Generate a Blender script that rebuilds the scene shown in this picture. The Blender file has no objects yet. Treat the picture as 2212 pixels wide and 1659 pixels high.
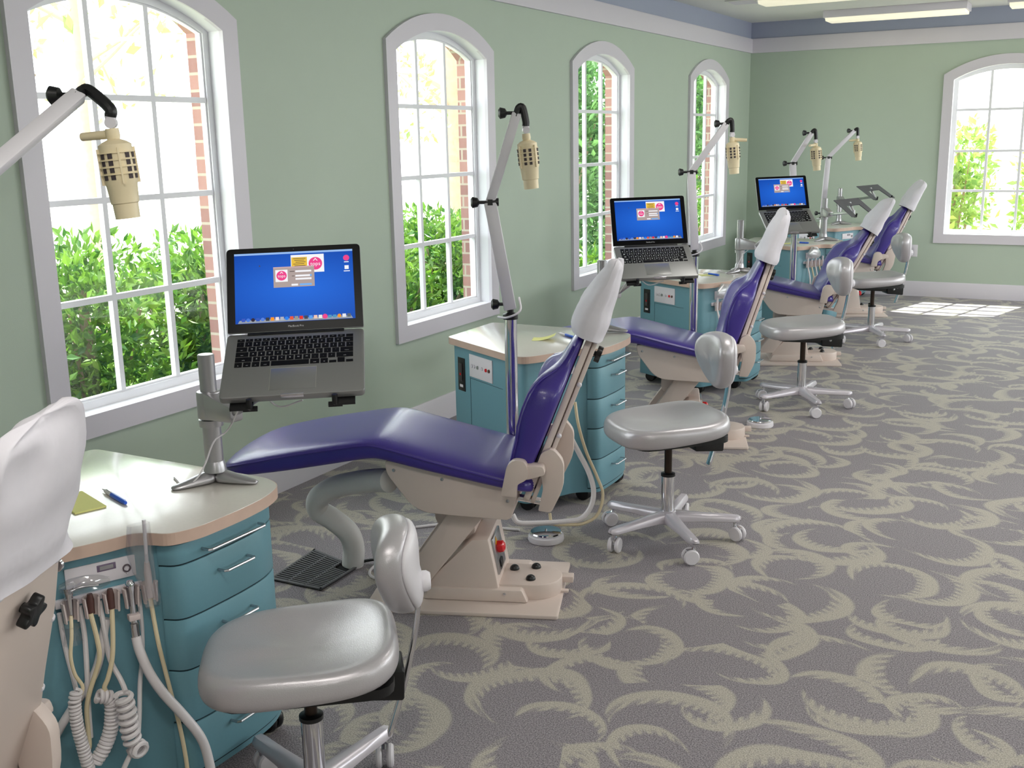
import bpy, bmesh, math, random
from math import sin, cos, pi, radians, sqrt, atan2
from mathutils import Vector, Matrix, Euler
random.seed(7)
SC = bpy.context.scene
COL = SC.collection

# ------------------------------------------------------------------ camera
cam_d = bpy.data.cameras.new('camera'); cam = bpy.data.objects.new('camera', cam_d); COL.objects.link(cam)
FPX, YAW, PITCH, ROLL = 2322.4, -.5008, -.2243, -.02
cam_d.sensor_fit = 'HORIZONTAL'; cam_d.sensor_width = 36.0; cam_d.lens = FPX * 36.0 / 2212.0
cam_d.clip_start = .05; cam_d.clip_end = 200
_fw = Vector((sin(YAW) * cos(PITCH), cos(YAW) * cos(PITCH), sin(PITCH)))
_rt = Vector((cos(YAW), -sin(YAW), 0)); _up = _rt.cross(_fw)
_r = cos(ROLL) * _rt + sin(ROLL) * _up; _u = -sin(ROLL) * _rt + cos(ROLL) * _up
CAM = Vector((3.1872, 0, 1.55))
cam.matrix_world = Matrix(((_r.x, _u.x, -_fw.x, CAM.x), (_r.y, _u.y, -_fw.y, CAM.y), (_r.z, _u.z, -_fw.z, CAM.z), (0, 0, 0, 1)))
SC.camera = cam
# ------------------------------------------------------------------ colour management, world, sun, lamps
vs = SC.view_settings
vs.view_transform = 'Standard'; vs.look = 'None'; vs.exposure = 0.0; vs.gamma = 1.0; vs.use_curve_mapping = False
SC.cycles.max_bounces = 8; SC.cycles.transparent_max_bounces = 16; SC.cycles.caustics_reflective = False
SC.cycles.sample_clamp_indirect = 6.0
W = bpy.data.worlds.new('world'); SC.world = W; W.use_nodes = True
_bg = W.node_tree.nodes['Background']; _bg.inputs[0].default_value = (.95, .965, 1, 1); _bg.inputs[1].default_value = 6.0

def add_light(name, kind, loc, energy, color=(1, 1, 1), rot=(0, 0, 0), size=1.0, size_y=None, radius=.05):
    d = bpy.data.lights.new(name, kind); d.energy = energy; d.color = color
    if kind == 'AREA':
        d.shape = 'RECTANGLE'; d.size = size; d.size_y = size_y or size
    elif kind == 'SUN':
        d.angle = radians(.6)
    else:
        d.shadow_soft_size = radius
    o = bpy.data.objects.new(name, d); o.location = loc; o.rotation_euler = rot; COL.objects.link(o)
    return o
# sun: through the far window it lands on the carpet just in front of the far wall
_sd = Vector((-.10, -.36, -.60)).normalized()
_so = add_light('sun', 'SUN', (0, 0, 8), 14.0, (1, .97, .90)); _so.rotation_euler = _sd.to_track_quat('-Z', 'Y').to_euler()
# the camera's own flash, just beside the lens
add_light('camera_flash', 'POINT', CAM + _r * -.05 + _u * .045 + _fw * -.02, 17, (1, .97, .93), radius=.012)
# added overhead fill: area lights without fixtures, out of view
for fx, fy in ((2.6, .6), (5.2, .6), (5.2, 4.4), (5.2, 8.0), (2.6, 4.4)):
    add_light('ceiling_lamp_light', 'AREA', (fx, fy, 2.59), 20, (1, .97, .91), size=1.2, size_y=.3)
# added fill along the solid right wall, standing in for unseen window daylight
for wy, we in ((2.0, 40), (5.0, 60), (7.6, 110), (9.7, 150)):
    add_light('window_daylight', 'AREA', (6.95, wy, 1.4), we, (.95, .97, 1), rot=(0, radians(52), 0), size=1.5, size_y=1.4)

# ------------------------------------------------------------------ materials
def lin(c):
    c = c / 255.0
    return c / 12.92 if c <= .04045 else ((c + .055) / 1.055) ** 2.4
def rgb(*c): return (lin(c[0]), lin(c[1]), lin(c[2]), 1)
MATS = {}
def mat(name, col, rough=.5, metal=0.0, coat=0.0, noise=0.0, nscale=60, bump=0.0, bscale=200, spec=.5, emit=None, estr=0, sub=0):
    if name in MATS: return MATS[name]
    m = bpy.data.materials.new(name); m.use_nodes = True; MATS[name] = m
    nt = m.node_tree; b = nt.nodes['Principled BSDF']
    b.inputs['Base Color'].default_value = rgb(*col); b.inputs['Roughness'].default_value = rough
    b.inputs['Metallic'].default_value = metal; b.inputs['Coat Weight'].default_value = coat; b.inputs['Coat Roughness'].default_value = .15
    b.inputs['Specular IOR Level'].default_value = spec
    if emit: b.inputs['Emission Color'].default_value = rgb(*emit); b.inputs['Emission Strength'].default_value = estr
    if noise or bump:
        tc = nt.nodes.new('ShaderNodeTexCoord')
    if noise:
        n = nt.nodes.new('ShaderNodeTexNoise'); n.inputs['Scale'].default_value = nscale; n.inputs['Detail'].default_value = 3
        nt.links.new(tc.outputs['Object'], n.inputs['Vector'])
        mx = nt.nodes.new('ShaderNodeMix'); mx.data_type = 'RGBA'
        c = rgb(*col); mx.inputs['A'].default_value = tuple(v * (1 - noise) for v in c[:3]) + (1,); mx.inputs['B'].default_value = tuple(min(1, v * (1 + noise)) for v in c[:3]) + (1,)
        nt.links.new(n.outputs['Fac'], mx.inputs['Factor']); nt.links.new(mx.outputs['Result'], b.inputs['Base Color'])
    if bump:
        n2 = nt.nodes.new('ShaderNodeTexNoise'); n2.inputs['Scale'].default_value = bscale; nt.links.new(tc.outputs['Object'], n2.inputs['Vector'])
        bp = nt.nodes.new('ShaderNodeBump'); bp.inputs['Strength'].default_value = bump; bp.inputs['Distance'].default_value = .002
        nt.links.new(n2.outputs['Fac'], bp.inputs['Height']); nt.links.new(bp.outputs['Normal'], b.inputs['Normal'])
    return m
def nd(nt, t, **k):
    n = nt.nodes.new(t)
    for a, v in k.items(): setattr(n, a, v)
    return n
def glassy(name, tint=(1, 1, 1), fac=.07, rough=.0, gcol=(1, 1, 1)):
    m = bpy.data.materials.new(name); m.use_nodes = True; nt = m.node_tree; nt.nodes.clear()
    o = nd(nt, 'ShaderNodeOutputMaterial'); mx = nd(nt, 'ShaderNodeMixShader'); t = nd(nt, 'ShaderNodeBsdfTransparent'); g = nd(nt, 'ShaderNodeBsdfGlossy')
    t.inputs[0].default_value = (*tint, 1); g.inputs['Color'].default_value = (*gcol, 1); g.inputs['Roughness'].default_value = rough; mx.inputs[0].default_value = fac
    nt.links.new(t.outputs[0], mx.inputs[1]); nt.links.new(g.outputs[0], mx.inputs[2]); nt.links.new(mx.outputs[0], o.inputs[0])
    MATS[name] = m; return m

M_wall = mat('wall_paint', (184, 198, 182), .6, noise=.02, nscale=6, bump=.12, bscale=350)
M_upper = mat('upper_wall_paint', (158, 164, 184), .6, noise=.02, nscale=6)
M_trim = mat('trim_paint', (219, 214, 222), .38, noise=.01, nscale=8)
M_ceil = mat('ceiling_paint', (226, 226, 222), .8, noise=.015, nscale=10)
M_frame = mat('window_sash_paint', (236, 236, 240), .35, noise=.01, nscale=10)
M_glass = glassy('window_glass', (.97, 1, .99), .05)
M_teal = mat('teal_laminate', (106, 152, 166), .42, noise=.03, nscale=120)
M_tealgap = mat('cabinet_gap', (22, 44, 52), .7, noise=.03)
M_edge = mat('counter_edge_wood', (206, 178, 162), .45, noise=.09, nscale=25)
M_counter = mat('counter_laminate', (212, 206, 198), .36, noise=.05, nscale=90, coat=1.0, spec=1.0)
M_chrome = mat('chrome', (225, 225, 230), .08, 1.0)
M_steel = mat('brushed_steel', (190, 190, 194), .28, 1.0, noise=.04, nscale=150)
M_silver = mat('silver_painted_metal', (184, 182, 186), .33, .75, noise=.02)
M_purple = mat('purple_vinyl', (62, 46, 140), .3, coat=.35, bump=.25, bscale=420, noise=.04, nscale=30)
M_pearl = mat('silver_pearl_vinyl', (192, 188, 192), .32, .35, coat=.1, bump=.2, bscale=420, noise=.02)
M_beige = mat('beige_painted_steel', (214, 198, 190), .42, noise=.015, nscale=30)
M_white = mat('white_plastic', (226, 222, 228), .35, noise=.01)
M_stoolm = mat('white_enamel_metal', (206, 200, 208), .3, .25, noise=.01)
M_black = mat('black_plastic', (16, 16, 18), .38, noise=.1)
M_dark = mat('dark_rod', (62, 52, 46), .3, .8, noise=.05)
M_cream = mat('cream_lamp_plastic', (238, 222, 186), .4, noise=.015)
M_slot = mat('lamp_slot_dark', (70, 60, 62), .7, noise=.05)
M_paper = mat('white_tissue_paper', (226, 222, 230), .85, bump=1.0, bscale=22, noise=.02)
M_note = mat('yellow_note_paper', (232, 232, 150), .8, noise=.02)
M_hosew = mat('white_hose_rubber', (226, 220, 222), .4, noise=.01)
M_hosec = mat('cream_hose_rubber', (222, 206, 172), .4, noise=.02)
M_hoseg = mat('grey_white_duct_hose', (226, 225, 224), .5, noise=.02)
M_brown = mat('brown_coupling', (92, 62, 58), .35, noise=.05)
M_holder = mat('holder_plastic', (216, 200, 198), .45, noise=.02)
M_alu = mat('laptop_aluminium', (150, 150, 150), .42, .7, noise=.02, nscale=300)
M_key = mat('key_black', (12, 12, 14), .5, noise=.05, spec=.15)
M_blue = mat('pen_blue', (40, 96, 220), .3, noise=.02)
M_red = mat('red_lamp_plastic', (190, 30, 40), .2, emit=(230, 30, 30), estr=.08, noise=.02)
M_grate = mat('grate_dark_metal', (98, 98, 102), .5, .2, noise=.05)
M_pit = mat('duct_dark', (10, 10, 12), .9, noise=.05)
M_sleeve = glassy('clear_plastic_sleeve', (.93, .93, .94), .16, .12)
M_leaf = {}
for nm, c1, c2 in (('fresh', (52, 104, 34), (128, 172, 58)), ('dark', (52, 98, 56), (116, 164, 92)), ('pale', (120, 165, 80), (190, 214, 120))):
    m = bpy.data.materials.new('leaf_' + nm); m.use_nodes = True; nt = m.node_tree; b = nt.nodes['Principled BSDF']
    at = nd(nt, 'ShaderNodeAttribute', attribute_name='leaf_tone'); mx = nd(nt, 'ShaderNodeMix', data_type='RGBA')
    mx.inputs['A'].default_value = rgb(*c1); mx.inputs['B'].default_value = rgb(*c2)
    nt.links.new(at.outputs['Fac'], mx.inputs['Factor']); nt.links.new(mx.outputs['Result'], b.inputs['Base Color'])
    b.inputs['Roughness'].default_value = .45; tr = nd(nt, 'ShaderNodeBsdfTranslucent'); ms = nd(nt, 'ShaderNodeMixShader'); ms.inputs[0].default_value = .35
    nt.links.new(mx.outputs['Result'], tr.inputs[0]); nt.links.new(b.outputs[0], ms.inputs[1]); nt.links.new(tr.outputs[0], ms.inputs[2])
    nt.links.new(ms.outputs[0], nt.nodes['Material Output'].inputs[0]); M_leaf[nm] = m
M_bark = mat('bark', (170, 148, 128), .9, noise=.25, nscale=14, bump=.6, bscale=30)
M_ground = mat('mulch_ground', (196, 196, 176), .95, noise=.15, nscale=8, bump=.5, bscale=30)  # sunny lawn: overexposure put into a lighter base colour
def brick_mat():
    m = bpy.data.materials.new('brick_masonry'); m.use_nodes = True; nt = m.node_tree; b = nt.nodes['Principled BSDF']; b.inputs['Roughness'].default_value = .9
    g = nd(nt, 'ShaderNodeNewGeometry'); sp = nd(nt, 'ShaderNodeSeparateXYZ'); nt.links.new(g.outputs['Position'], sp.inputs[0])
    ad = nd(nt, 'ShaderNodeMath', operation='ADD'); nt.links.new(sp.outputs[0], ad.inputs[0]); nt.links.new(sp.outputs[1], ad.inputs[1])
    cb = nd(nt, 'ShaderNodeCombineXYZ'); nt.links.new(ad.outputs[0], cb.inputs[0]); nt.links.new(sp.outputs[2], cb.inputs[1])
    t = nd(nt, 'ShaderNodeTexBrick'); t.inputs['Scale'].default_value = 1; t.inputs['Brick Width'].default_value = .2; t.inputs['Row Height'].default_value = .068; t.inputs['Mortar Size'].default_value = .006
    t.inputs['Color1'].default_value = rgb(132, 92, 84); t.inputs['Color2'].default_value = rgb(160, 118, 106); t.inputs['Mortar'].default_value = rgb(168, 158, 140)
    nt.links.new(cb.outputs[0], t.inputs['Vector']); nt.links.new(t.outputs['Color'], b.inputs['Base Color'])
    return m
M_brick = brick_mat()
def carpet_mat():
    m = bpy.data.materials.new('carpet_swirl'); m.use_nodes = True; nt = m.node_tree; L = nt.links.new
    b = nt.nodes['Principled BSDF']; b.inputs['Roughness'].default_value = .62; b.inputs['Specular IOR Level'].default_value = .5
    b.inputs['Sheen Weight'].default_value = .1; b.inputs['Sheen Roughness'].default_value = .5
    tc = nd(nt, 'ShaderNodeTexCoord')
    def mth(op, a, c=None, v=None, w=None, clamp=False):
        n = nd(nt, 'ShaderNodeMath', operation=op, use_clamp=clamp)
        if a is not None: L(a, n.inputs[0])
        elif v is not None: n.inputs[0].default_value = v
        if c is not None: L(c, n.inputs[1])
        elif w is not None: n.inputs[1].default_value = w
        return n.outputs[0]
    def sstep(x, lo, hi):
        n = nd(nt, 'ShaderNodeMapRange', interpolation_type='SMOOTHSTEP'); L(x, n.inputs[0]); n.inputs[1].default_value = lo; n.inputs[2].default_value = hi
        return n.outputs[0]
    # a slow wander of the coordinates keeps the arcs from looking stamped
    wn = nd(nt, 'ShaderNodeTexNoise'); wn.inputs['Scale'].default_value = 2.2; wn.inputs['Detail'].default_value = 1; L(tc.outputs['Object'], wn.inputs['Vector'])
    wv = nd(nt, 'ShaderNodeVectorMath', operation='MULTIPLY_ADD'); L(wn.outputs['Color'], wv.inputs[0]); wv.inputs[1].default_value = (.16, .16, 0); L(tc.outputs['Object'], wv.inputs[2])
    total = None
    for scale, off, r0, wd, rnd in ((2.6, (0, 0, 0), .47, .17, .72), (2.8, (3.7, 9.2, 0), .45, .16, .75), (3.3, (11.3, 5.1, 0), .42, .16, .75)):
        mp = nd(nt, 'ShaderNodeMapping'); mp.inputs['Location'].default_value = off; mp.inputs['Scale'].default_value = (scale, scale * 1.12, 0); L(wv.outputs[0], mp.inputs['Vector'])
        vo = nd(nt, 'ShaderNodeTexVoronoi', voronoi_dimensions='2D'); vo.inputs['Scale'].default_value = 1; vo.inputs['Randomness'].default_value = rnd; L(mp.outputs[0], vo.inputs['Vector'])
        df = nd(nt, 'ShaderNodeVectorMath', operation='SUBTRACT'); L(mp.outputs[0], df.inputs[0]); L(vo.outputs['Position'], df.inputs[1])
        sc_ = nd(nt, 'ShaderNodeSeparateColor'); L(vo.outputs['Color'], sc_.inputs[0])
        ang = mth('MULTIPLY', sc_.outputs[0], w=2 * pi)
        ro = nd(nt, 'ShaderNodeVectorRotate', rotation_type='Z_AXIS'); L(df.outputs[0], ro.inputs['Vector']); L(ang, ro.inputs['Angle'])
        sx = nd(nt, 'ShaderNodeSeparateXYZ'); L(ro.outputs[0], sx.inputs[0])
        ln = nd(nt, 'ShaderNodeVectorMath', operation='LENGTH'); L(ro.outputs[0], ln.inputs[0])
        inner = nd(nt, 'ShaderNodeVectorMath', operation='DISTANCE'); L(ro.outputs[0], inner.inputs[0]); inner.inputs[1].default_value = (wd, .05, 0)
        outer = sstep(ln.outputs['Value'], r0 + .02, r0 - .02)
        cut = sstep(inner.outputs['Value'], r0 - .06, r0 - .02)
        cres = mth('MULTIPLY', outer, cut)
        # hatch: the soft edge of an arc breaks into woven lines
        st = mth('MULTIPLY', sx.outputs[1], w=210.0 / scale); st = mth('SINE', st)
        stp = sstep(st, -.5, .5)
        hz = sstep(inner.outputs['Value'], r0 + .07, r0 - .03)
        keep = mth('SUBTRACT', None, mth('MULTIPLY', hz, w=.8), v=1.0); mixh = mth('MAXIMUM', keep, stp)
        cres = mth('MULTIPLY', cres, mixh)
        total = cres if total is None else mth('MAXIMUM', total, cres)
    n1 = nd(nt, 'ShaderNodeTexNoise'); n1.inputs['Scale'].default_value = 260; n1.inputs['Detail'].default_value = 2; L(tc.outputs['Object'], n1.inputs['Vector'])
    n2 = nd(nt, 'ShaderNodeTexNoise'); n2.inputs['Scale'].default_value = 480; L(tc.outputs['Object'], n2.inputs['Vector'])
    dk = nd(nt, 'ShaderNodeMix', data_type='RGBA'); dk.inputs['A'].default_value = rgb(96, 90, 96); dk.inputs['B'].default_value = rgb(160, 152, 157); L(sstep(n1.outputs['Fac'], .35, .65), dk.inputs['Factor'])
    lt = nd(nt, 'ShaderNodeMix', data_type='RGBA'); lt.inputs['A'].default_value = rgb(156, 149, 136); lt.inputs['B'].default_value = rgb(206, 199, 183); L(sstep(n1.outputs['Fac'], .3, .7), lt.inputs['Factor'])
    fn = nd(nt, 'ShaderNodeMix', data_type='RGBA'); L(mth('MULTIPLY', total, w=.82), fn.inputs['Factor']); L(dk.outputs['Result'], fn.inputs['A']); L(lt.outputs['Result'], fn.inputs['B'])
    L(fn.outputs['Result'], b.inputs['Base Color'])
    bp = nd(nt, 'ShaderNodeBump'); bp.inputs['Strength'].default_value = .5; bp.inputs['Distance'].default_value = .004; L(n2.outputs['Fac'], bp.inputs['Height']); L(bp.outputs[0], b.inputs['Normal'])
    return m
M_carpet = carpet_mat()

# ------------------------------------------------------------------ mesh helpers
def smooth_path(pts, n=6):
    P = [Vector(p) for p in pts]
    if len(P) < 3: return P
    out = []
    for i in range(len(P) - 1):
        p0 = P[i - 1] if i else P[0] * 2 - P[1]; p1, p2 = P[i], P[i + 1]; p3 = P[i + 2] if i + 2 < len(P) else P[-1] * 2 - P[-2]
        for k in range(n):
            t = k / n
            out.append(.5 * ((2 * p1) + (p2 - p0) * t + (2 * p0 - 5 * p1 + 4 * p2 - p3) * t * t + (3 * p1 - p0 - 3 * p2 + p3) * t ** 3))
    out.append(P[-1]); return out
class G:
    def __init__(s): s.v = []; s.f = []; s.mi = []; s.cur = 0
    def add(s, vs_, fs):
        o = len(s.v); s.v += [Vector(a) for a in vs_]; s.f += [tuple(i + o for i in f) for f in fs]; s.mi += [s.cur] * len(fs); return o
    def box(s, lo, hi, M=None):
        x0, y0, z0 = lo; x1, y1, z1 = hi
        vs_ = [Vector(p) for p in ((x0, y0, z0), (x1, y0, z0), (x1, y1, z0), (x0, y1, z0), (x0, y0, z1), (x1, y0, z1), (x1, y1, z1), (x0, y1, z1))]
        if M: vs_ = [M @ p for p in vs_]
        s.add(vs_, [(3, 2, 1, 0), (4, 5, 6, 7), (0, 1, 5, 4), (1, 2, 6, 5), (2, 3, 7, 6), (3, 0, 4, 7)]); return s
    def prism(s, poly, fn, a, b):   # poly in 2-D, fn(p, t) -> 3-D
        n = len(poly); vs_ = [fn(p, a) for p in poly] + [fn(p, b) for p in poly]
        s.add(vs_, [tuple(range(n - 1, -1, -1)), tuple(range(n, 2 * n))] + [(i, (i + 1) % n, n + (i + 1) % n, n + i) for i in range(n)]); return s
    def loft(s, rings, cap0=True, cap1=True, closed=True):
        n = len(rings[0]); vs_ = [p for r in rings for p in r]; fs = []
        for k in range(len(rings) - 1):
            for i in range(n if closed else n - 1):
                j = (i + 1) % n; fs.append((k * n + i, k * n + j, (k + 1) * n + j, (k + 1) * n + i))
        if cap0: fs.append(tuple(range(n - 1, -1, -1)))
        if cap1: fs.append(tuple((len(rings) - 1) * n + i for i in range(n)))
        s.add(vs_, fs); return s
    def tube(s, pts, r, n=10, caps=True):
        P = [Vector(p) for p in pts]; m = len(P); R = r if isinstance(r, (list, tuple)) else [r] * m
        rings = []; prev = None
        for i in range(m):
            t = (P[min(i + 1, m - 1)] - P[max(i - 1, 0)]).normalized()
            if prev is None:
                a = Vector((0, 0, 1)) if abs(t.z) < .9 else Vector((1, 0, 0)); x = t.cross(a).normalized()
            else:
                x = prev - t * prev.dot(t); x = x.normalized() if x.length > 1e-6 else t.orthogonal().normalized()
            prev = x; y = t.cross(x)
            rings.append([P[i] + (x * cos(2 * pi * k / n) + y * sin(2 * pi * k / n)) * R[i] for k in range(n)])
        s.loft(rings, caps, caps); return s
    def lathe(s, prof, n=24, M=None):   # prof: (r, z)
        rings = [[Vector((r * cos(2 * pi * k / n), r * sin(2 * pi * k / n), z)) for k in range(n)] for r, z in prof]
        if M: rings = [[M @ p for p in r] for r in rings]
        s.loft(rings); return s
    def build(s, name, m, parent=None, bevel=0, seg=2, ang=35, subsurf=0, loc=None):
        me = bpy.data.meshes.new(name); me.from_pydata(s.v, [], s.f)
        for mm in (m if isinstance(m, (list, tuple)) else [m]): me.materials.append(mm)
        if any(s.mi): me.polygons.foreach_set('material_index', s.mi)
        bm = bmesh.new(); bm.from_mesh(me); bmesh.ops.recalc_face_normals(bm, faces=bm.faces)
        if bevel:
            es = [e for e in bm.edges if len(e.link_faces) == 2 and e.calc_face_angle(0) > radians(28)]
            bmesh.ops.bevel(bm, geom=es, offset=bevel, segments=seg, profile=.5, affect='EDGES', clamp_overlap=True)
        bm.to_mesh(me); bm.free(); me.shade_smooth()
        if not subsurf: me.set_sharp_from_angle(angle=radians(ang))
        o = bpy.data.objects.new(name, me); COL.objects.link(o)
        if parent: o.parent = parent
        if loc: o.location = loc
        if subsurf:
            md = o.modifiers.new('subsurf', 'SUBSURF'); md.levels = subsurf; md.render_levels = subsurf
        return o
def thing(name, label, cat, loc=(0, 0, 0), rz=0, group=None, rot=None):
    o = bpy.data.objects.new(name, None); COL.objects.link(o); o.location = loc; o.rotation_euler = rot or (0, 0, rz); o.empty_display_size = .1
    return tag(o, label, cat, group)
def tag(o, label, cat, group=None, kind=None):
    if label: o['label'] = label
    if cat: o['category'] = cat
    if group: o['group'] = group
    if kind: o['kind'] = kind
    return o
def struct(o, label=None, cat=None): return tag(o, label, cat, None, 'structure')
def XZ(v0=0): return lambda p, t: Vector((p[0], t, p[1]))      # profile in x-z, extruded along y
def XY(p, t): return Vector((p[0], p[1], t))
def axisM(p, d, roll=None):                                    # local z -> d, origin p
    d = Vector(d).normalized(); q = d.to_track_quat('Z', 'Y'); return Matrix.Translation(Vector(p)) @ q.to_matrix().to_4x4()
def rounded(poly, r, n=5):                                     # round the corners of a 2-D polygon; r number or list
    out = []; m = len(poly); R = r if isinstance(r, (list, tuple)) else [r] * m
    for i in range(m):
        p = Vector(poly[i]).to_2d(); a = Vector(poly[i - 1]).to_2d() - p; b = Vector(poly[(i + 1) % m]).to_2d() - p
        rr = min(R[i], a.length * .49, b.length * .49)
        if rr < 1e-5: out.append((p.x, p.y)); continue
        A = p + a.normalized() * rr; B = p + b.normalized() * rr
        for k in range(n + 1):
            t = k / n; q = A * (1 - t) ** 2 + p * 2 * t * (1 - t) + B * t * t; out.append((q.x, q.y))
    return out
FONT = None
def text_mesh(s, size, depth=.0):                              # lettering as a mesh (x right, y up), centred
    c = bpy.data.curves.new('lettering', 'FONT'); c.body = s; c.size = size; c.align_x = 'CENTER'; c.align_y = 'CENTER'; c.extrude = depth; c.resolution_u = 2
    o = bpy.data.objects.new('lettering', c); COL.objects.link(o); dg = bpy.context.evaluated_depsgraph_get(); me = bpy.data.meshes.new_from_object(o.evaluated_get(dg))
    vs_ = [v.co.copy() for v in me.vertices]; fs = [tuple(p.vertices) for p in me.polygons]
    bpy.data.objects.remove(o); bpy.data.curves.remove(c); bpy.data.meshes.remove(me); return vs_, fs

# ------------------------------------------------------------------ the room
D = 10.87; X1 = 7.0; Y0 = -2.6; ZC = 2.6113; ZB, ZC1, ZC2 = .143, 2.324, 2.460
WW, MI = 1.082, .0868                # window casing width and face
ZBO, ZBI, ZSO, ZSI, ZT = .513, .598, 2.043, 1.995, 2.203
WY = [2.431, 4.567, 6.711, 9.0525]
def arch_poly(c, hw, z0, zs, zt, n=18):                        # (along, z) outline with a segmental arch on top
    h = zt - zs; R = (hw * hw + h * h) / (2 * h); zc = zt - R; a0 = math.asin(hw / R)
    return [(c - hw, z0), (c + hw, z0)] + [(c + R * sin(a0 - 2 * a0 * k / n), zc + R * cos(a0 - 2 * a0 * k / n)) for k in range(n + 1)]
def holed_wall(name, m, x_in, x_out, along0, along1, z0, z1, holes, fn):
    # holes: outlines (along, z); the wall is split into vertical strips between the windows
    g = G()
    def strip(poly): g.prism(poly, fn, x_in, x_out)
    a = along0
    for h in holes:
        lo = min(p[0] for p in h); hi = max(p[0] for p in h); zb = h[0][1]
        strip([(a, z0), (lo, z0), (lo, z1), (a, z1)]); strip([(lo, z0), (hi, z0), (hi, zb), (lo, zb)])
        top = h[2:]                                             # from right to left over the arch
        for k in range(len(top) - 1):
            (p, zp), (q, zq) = top[k], top[k + 1]; strip([(q, zq), (p, zp), (p, z1), (q, z1)])
        a = hi
    strip([(a, z0), (along1, z0), (along1, z1), (a, z1)])
    return g.build(name, m, ang=20)
fL = lambda p, t: Vector((t, p[0], p[1]))          # left wall: along = y
fB = lambda p, t: Vector((p[0], D - t, p[1]))      # far wall: along = x, t measured into the room
HIN = [(wy + WW / 2, WW / 2 - MI + .012) for wy in WY]
XW5 = 1.809 + WW / 2; XW6 = XW5 + 2.2
wl = holed_wall('wall_left', M_wall, 0, -.11, Y0, D, 0, ZC1 + .05, [arch_poly(c, hw, ZBI - .012, ZSI, ZT - MI + .012) for c, hw in HIN], fL); struct(wl, 'pale green wall with four arched windows', 'wall')
wlo = holed_wall('wall_outside', M_brick, -.11, -.182, Y0, D + .2, -.4, ZC + .3, [arch_poly(c, hw - .01, ZBI - .03, ZSI, ZT - MI + .03) for c, hw in HIN], fL); struct(wlo, 'red brick outer wall seen beyond the window glass', 'wall')
wb = holed_wall('wall_far', M_wall, 0, -.11, 0, X1, 0, ZC1 + .05, [arch_poly(q, WW / 2 - MI + .012, ZBI - .012, ZSI, ZT - MI + .012) for q in (XW5, XW6)], fB); struct(wb, 'pale green end wall with one arched window', 'wall')
wbo = holed_wall('wall_outside_far', M_brick, -.11, -.182, -.225, X1, -.4, ZC + .3, [arch_poly(q, WW / 2 - MI, ZBI - .03, ZSI, ZT - MI + .03) for q in (XW5, XW6)], fB); struct(wbo, 'red brick outer end wall behind the arched window', 'wall')
# the walls out of the picture close the room
g = G(); g.box((X1, Y0, 0), (X1 + .12, D, ZC)); struct(g.build('wall_right', M_wall), 'pale green wall across the room', 'wall')
g = G(); g.box((-.2, Y0 - .12, 0), (X1 + .12, Y0, ZC)); struct(g.build('wall_near', M_wall), 'pale green wall behind the camera', 'wall')
g = G(); g.box((-.11, Y0, ZC1 + .05), (0.0, D + .11, ZC)); g.box((0, D, ZC1 + .05), (X1, D + .11, ZC)); struct(g.build('wall_upper', M_upper), 'grey blue band of wall above the white picture rail', 'wall')
g = G(); g.box((-.23, Y0 - .12, -.12), (X1 + .12, D + .23, 0)); struct(g.build('floor', M_carpet), 'grey and beige carpet with woven crescent swirls', 'floor')
g = G(); g.box((-.23, Y0 - .12, ZC), (X1 + .12, D + .23, ZC + .12)); struct(g.build('ceiling', M_ceil), 'plain white ceiling', 'ceiling')
for nm, zlo, zhi, t, lab in (('trim_1', ZC1, ZC2, .022, 'white picture rail along the window wall'), ('baseboard_left', 0, ZB, .016, 'white baseboard along the window wall')):
    g = G(); g.prism([(0, zlo), (t, zlo), (t, zhi - .012), (t - .008, zhi), (0, zhi)], lambda p, q: Vector((p[0], q, p[1])), Y0, D); struct(g.build(nm, M_trim), lab, 'trim')
for nm, zlo, zhi, t, lab in (('trim_2', ZC1, ZC2, .022, 'white picture rail along the end wall'), ('baseboard_far', 0, ZB, .016, 'white baseboard along the end wall')):
    g = G(); g.prism([(0, zlo), (t, zlo), (t, zhi - .012), (t - .008, zhi), (0, zhi)], lambda p, q: Vector((q, D - p[0], p[1])), .016, X1); struct(g.build(nm, M_trim), lab, 'trim')

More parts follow.
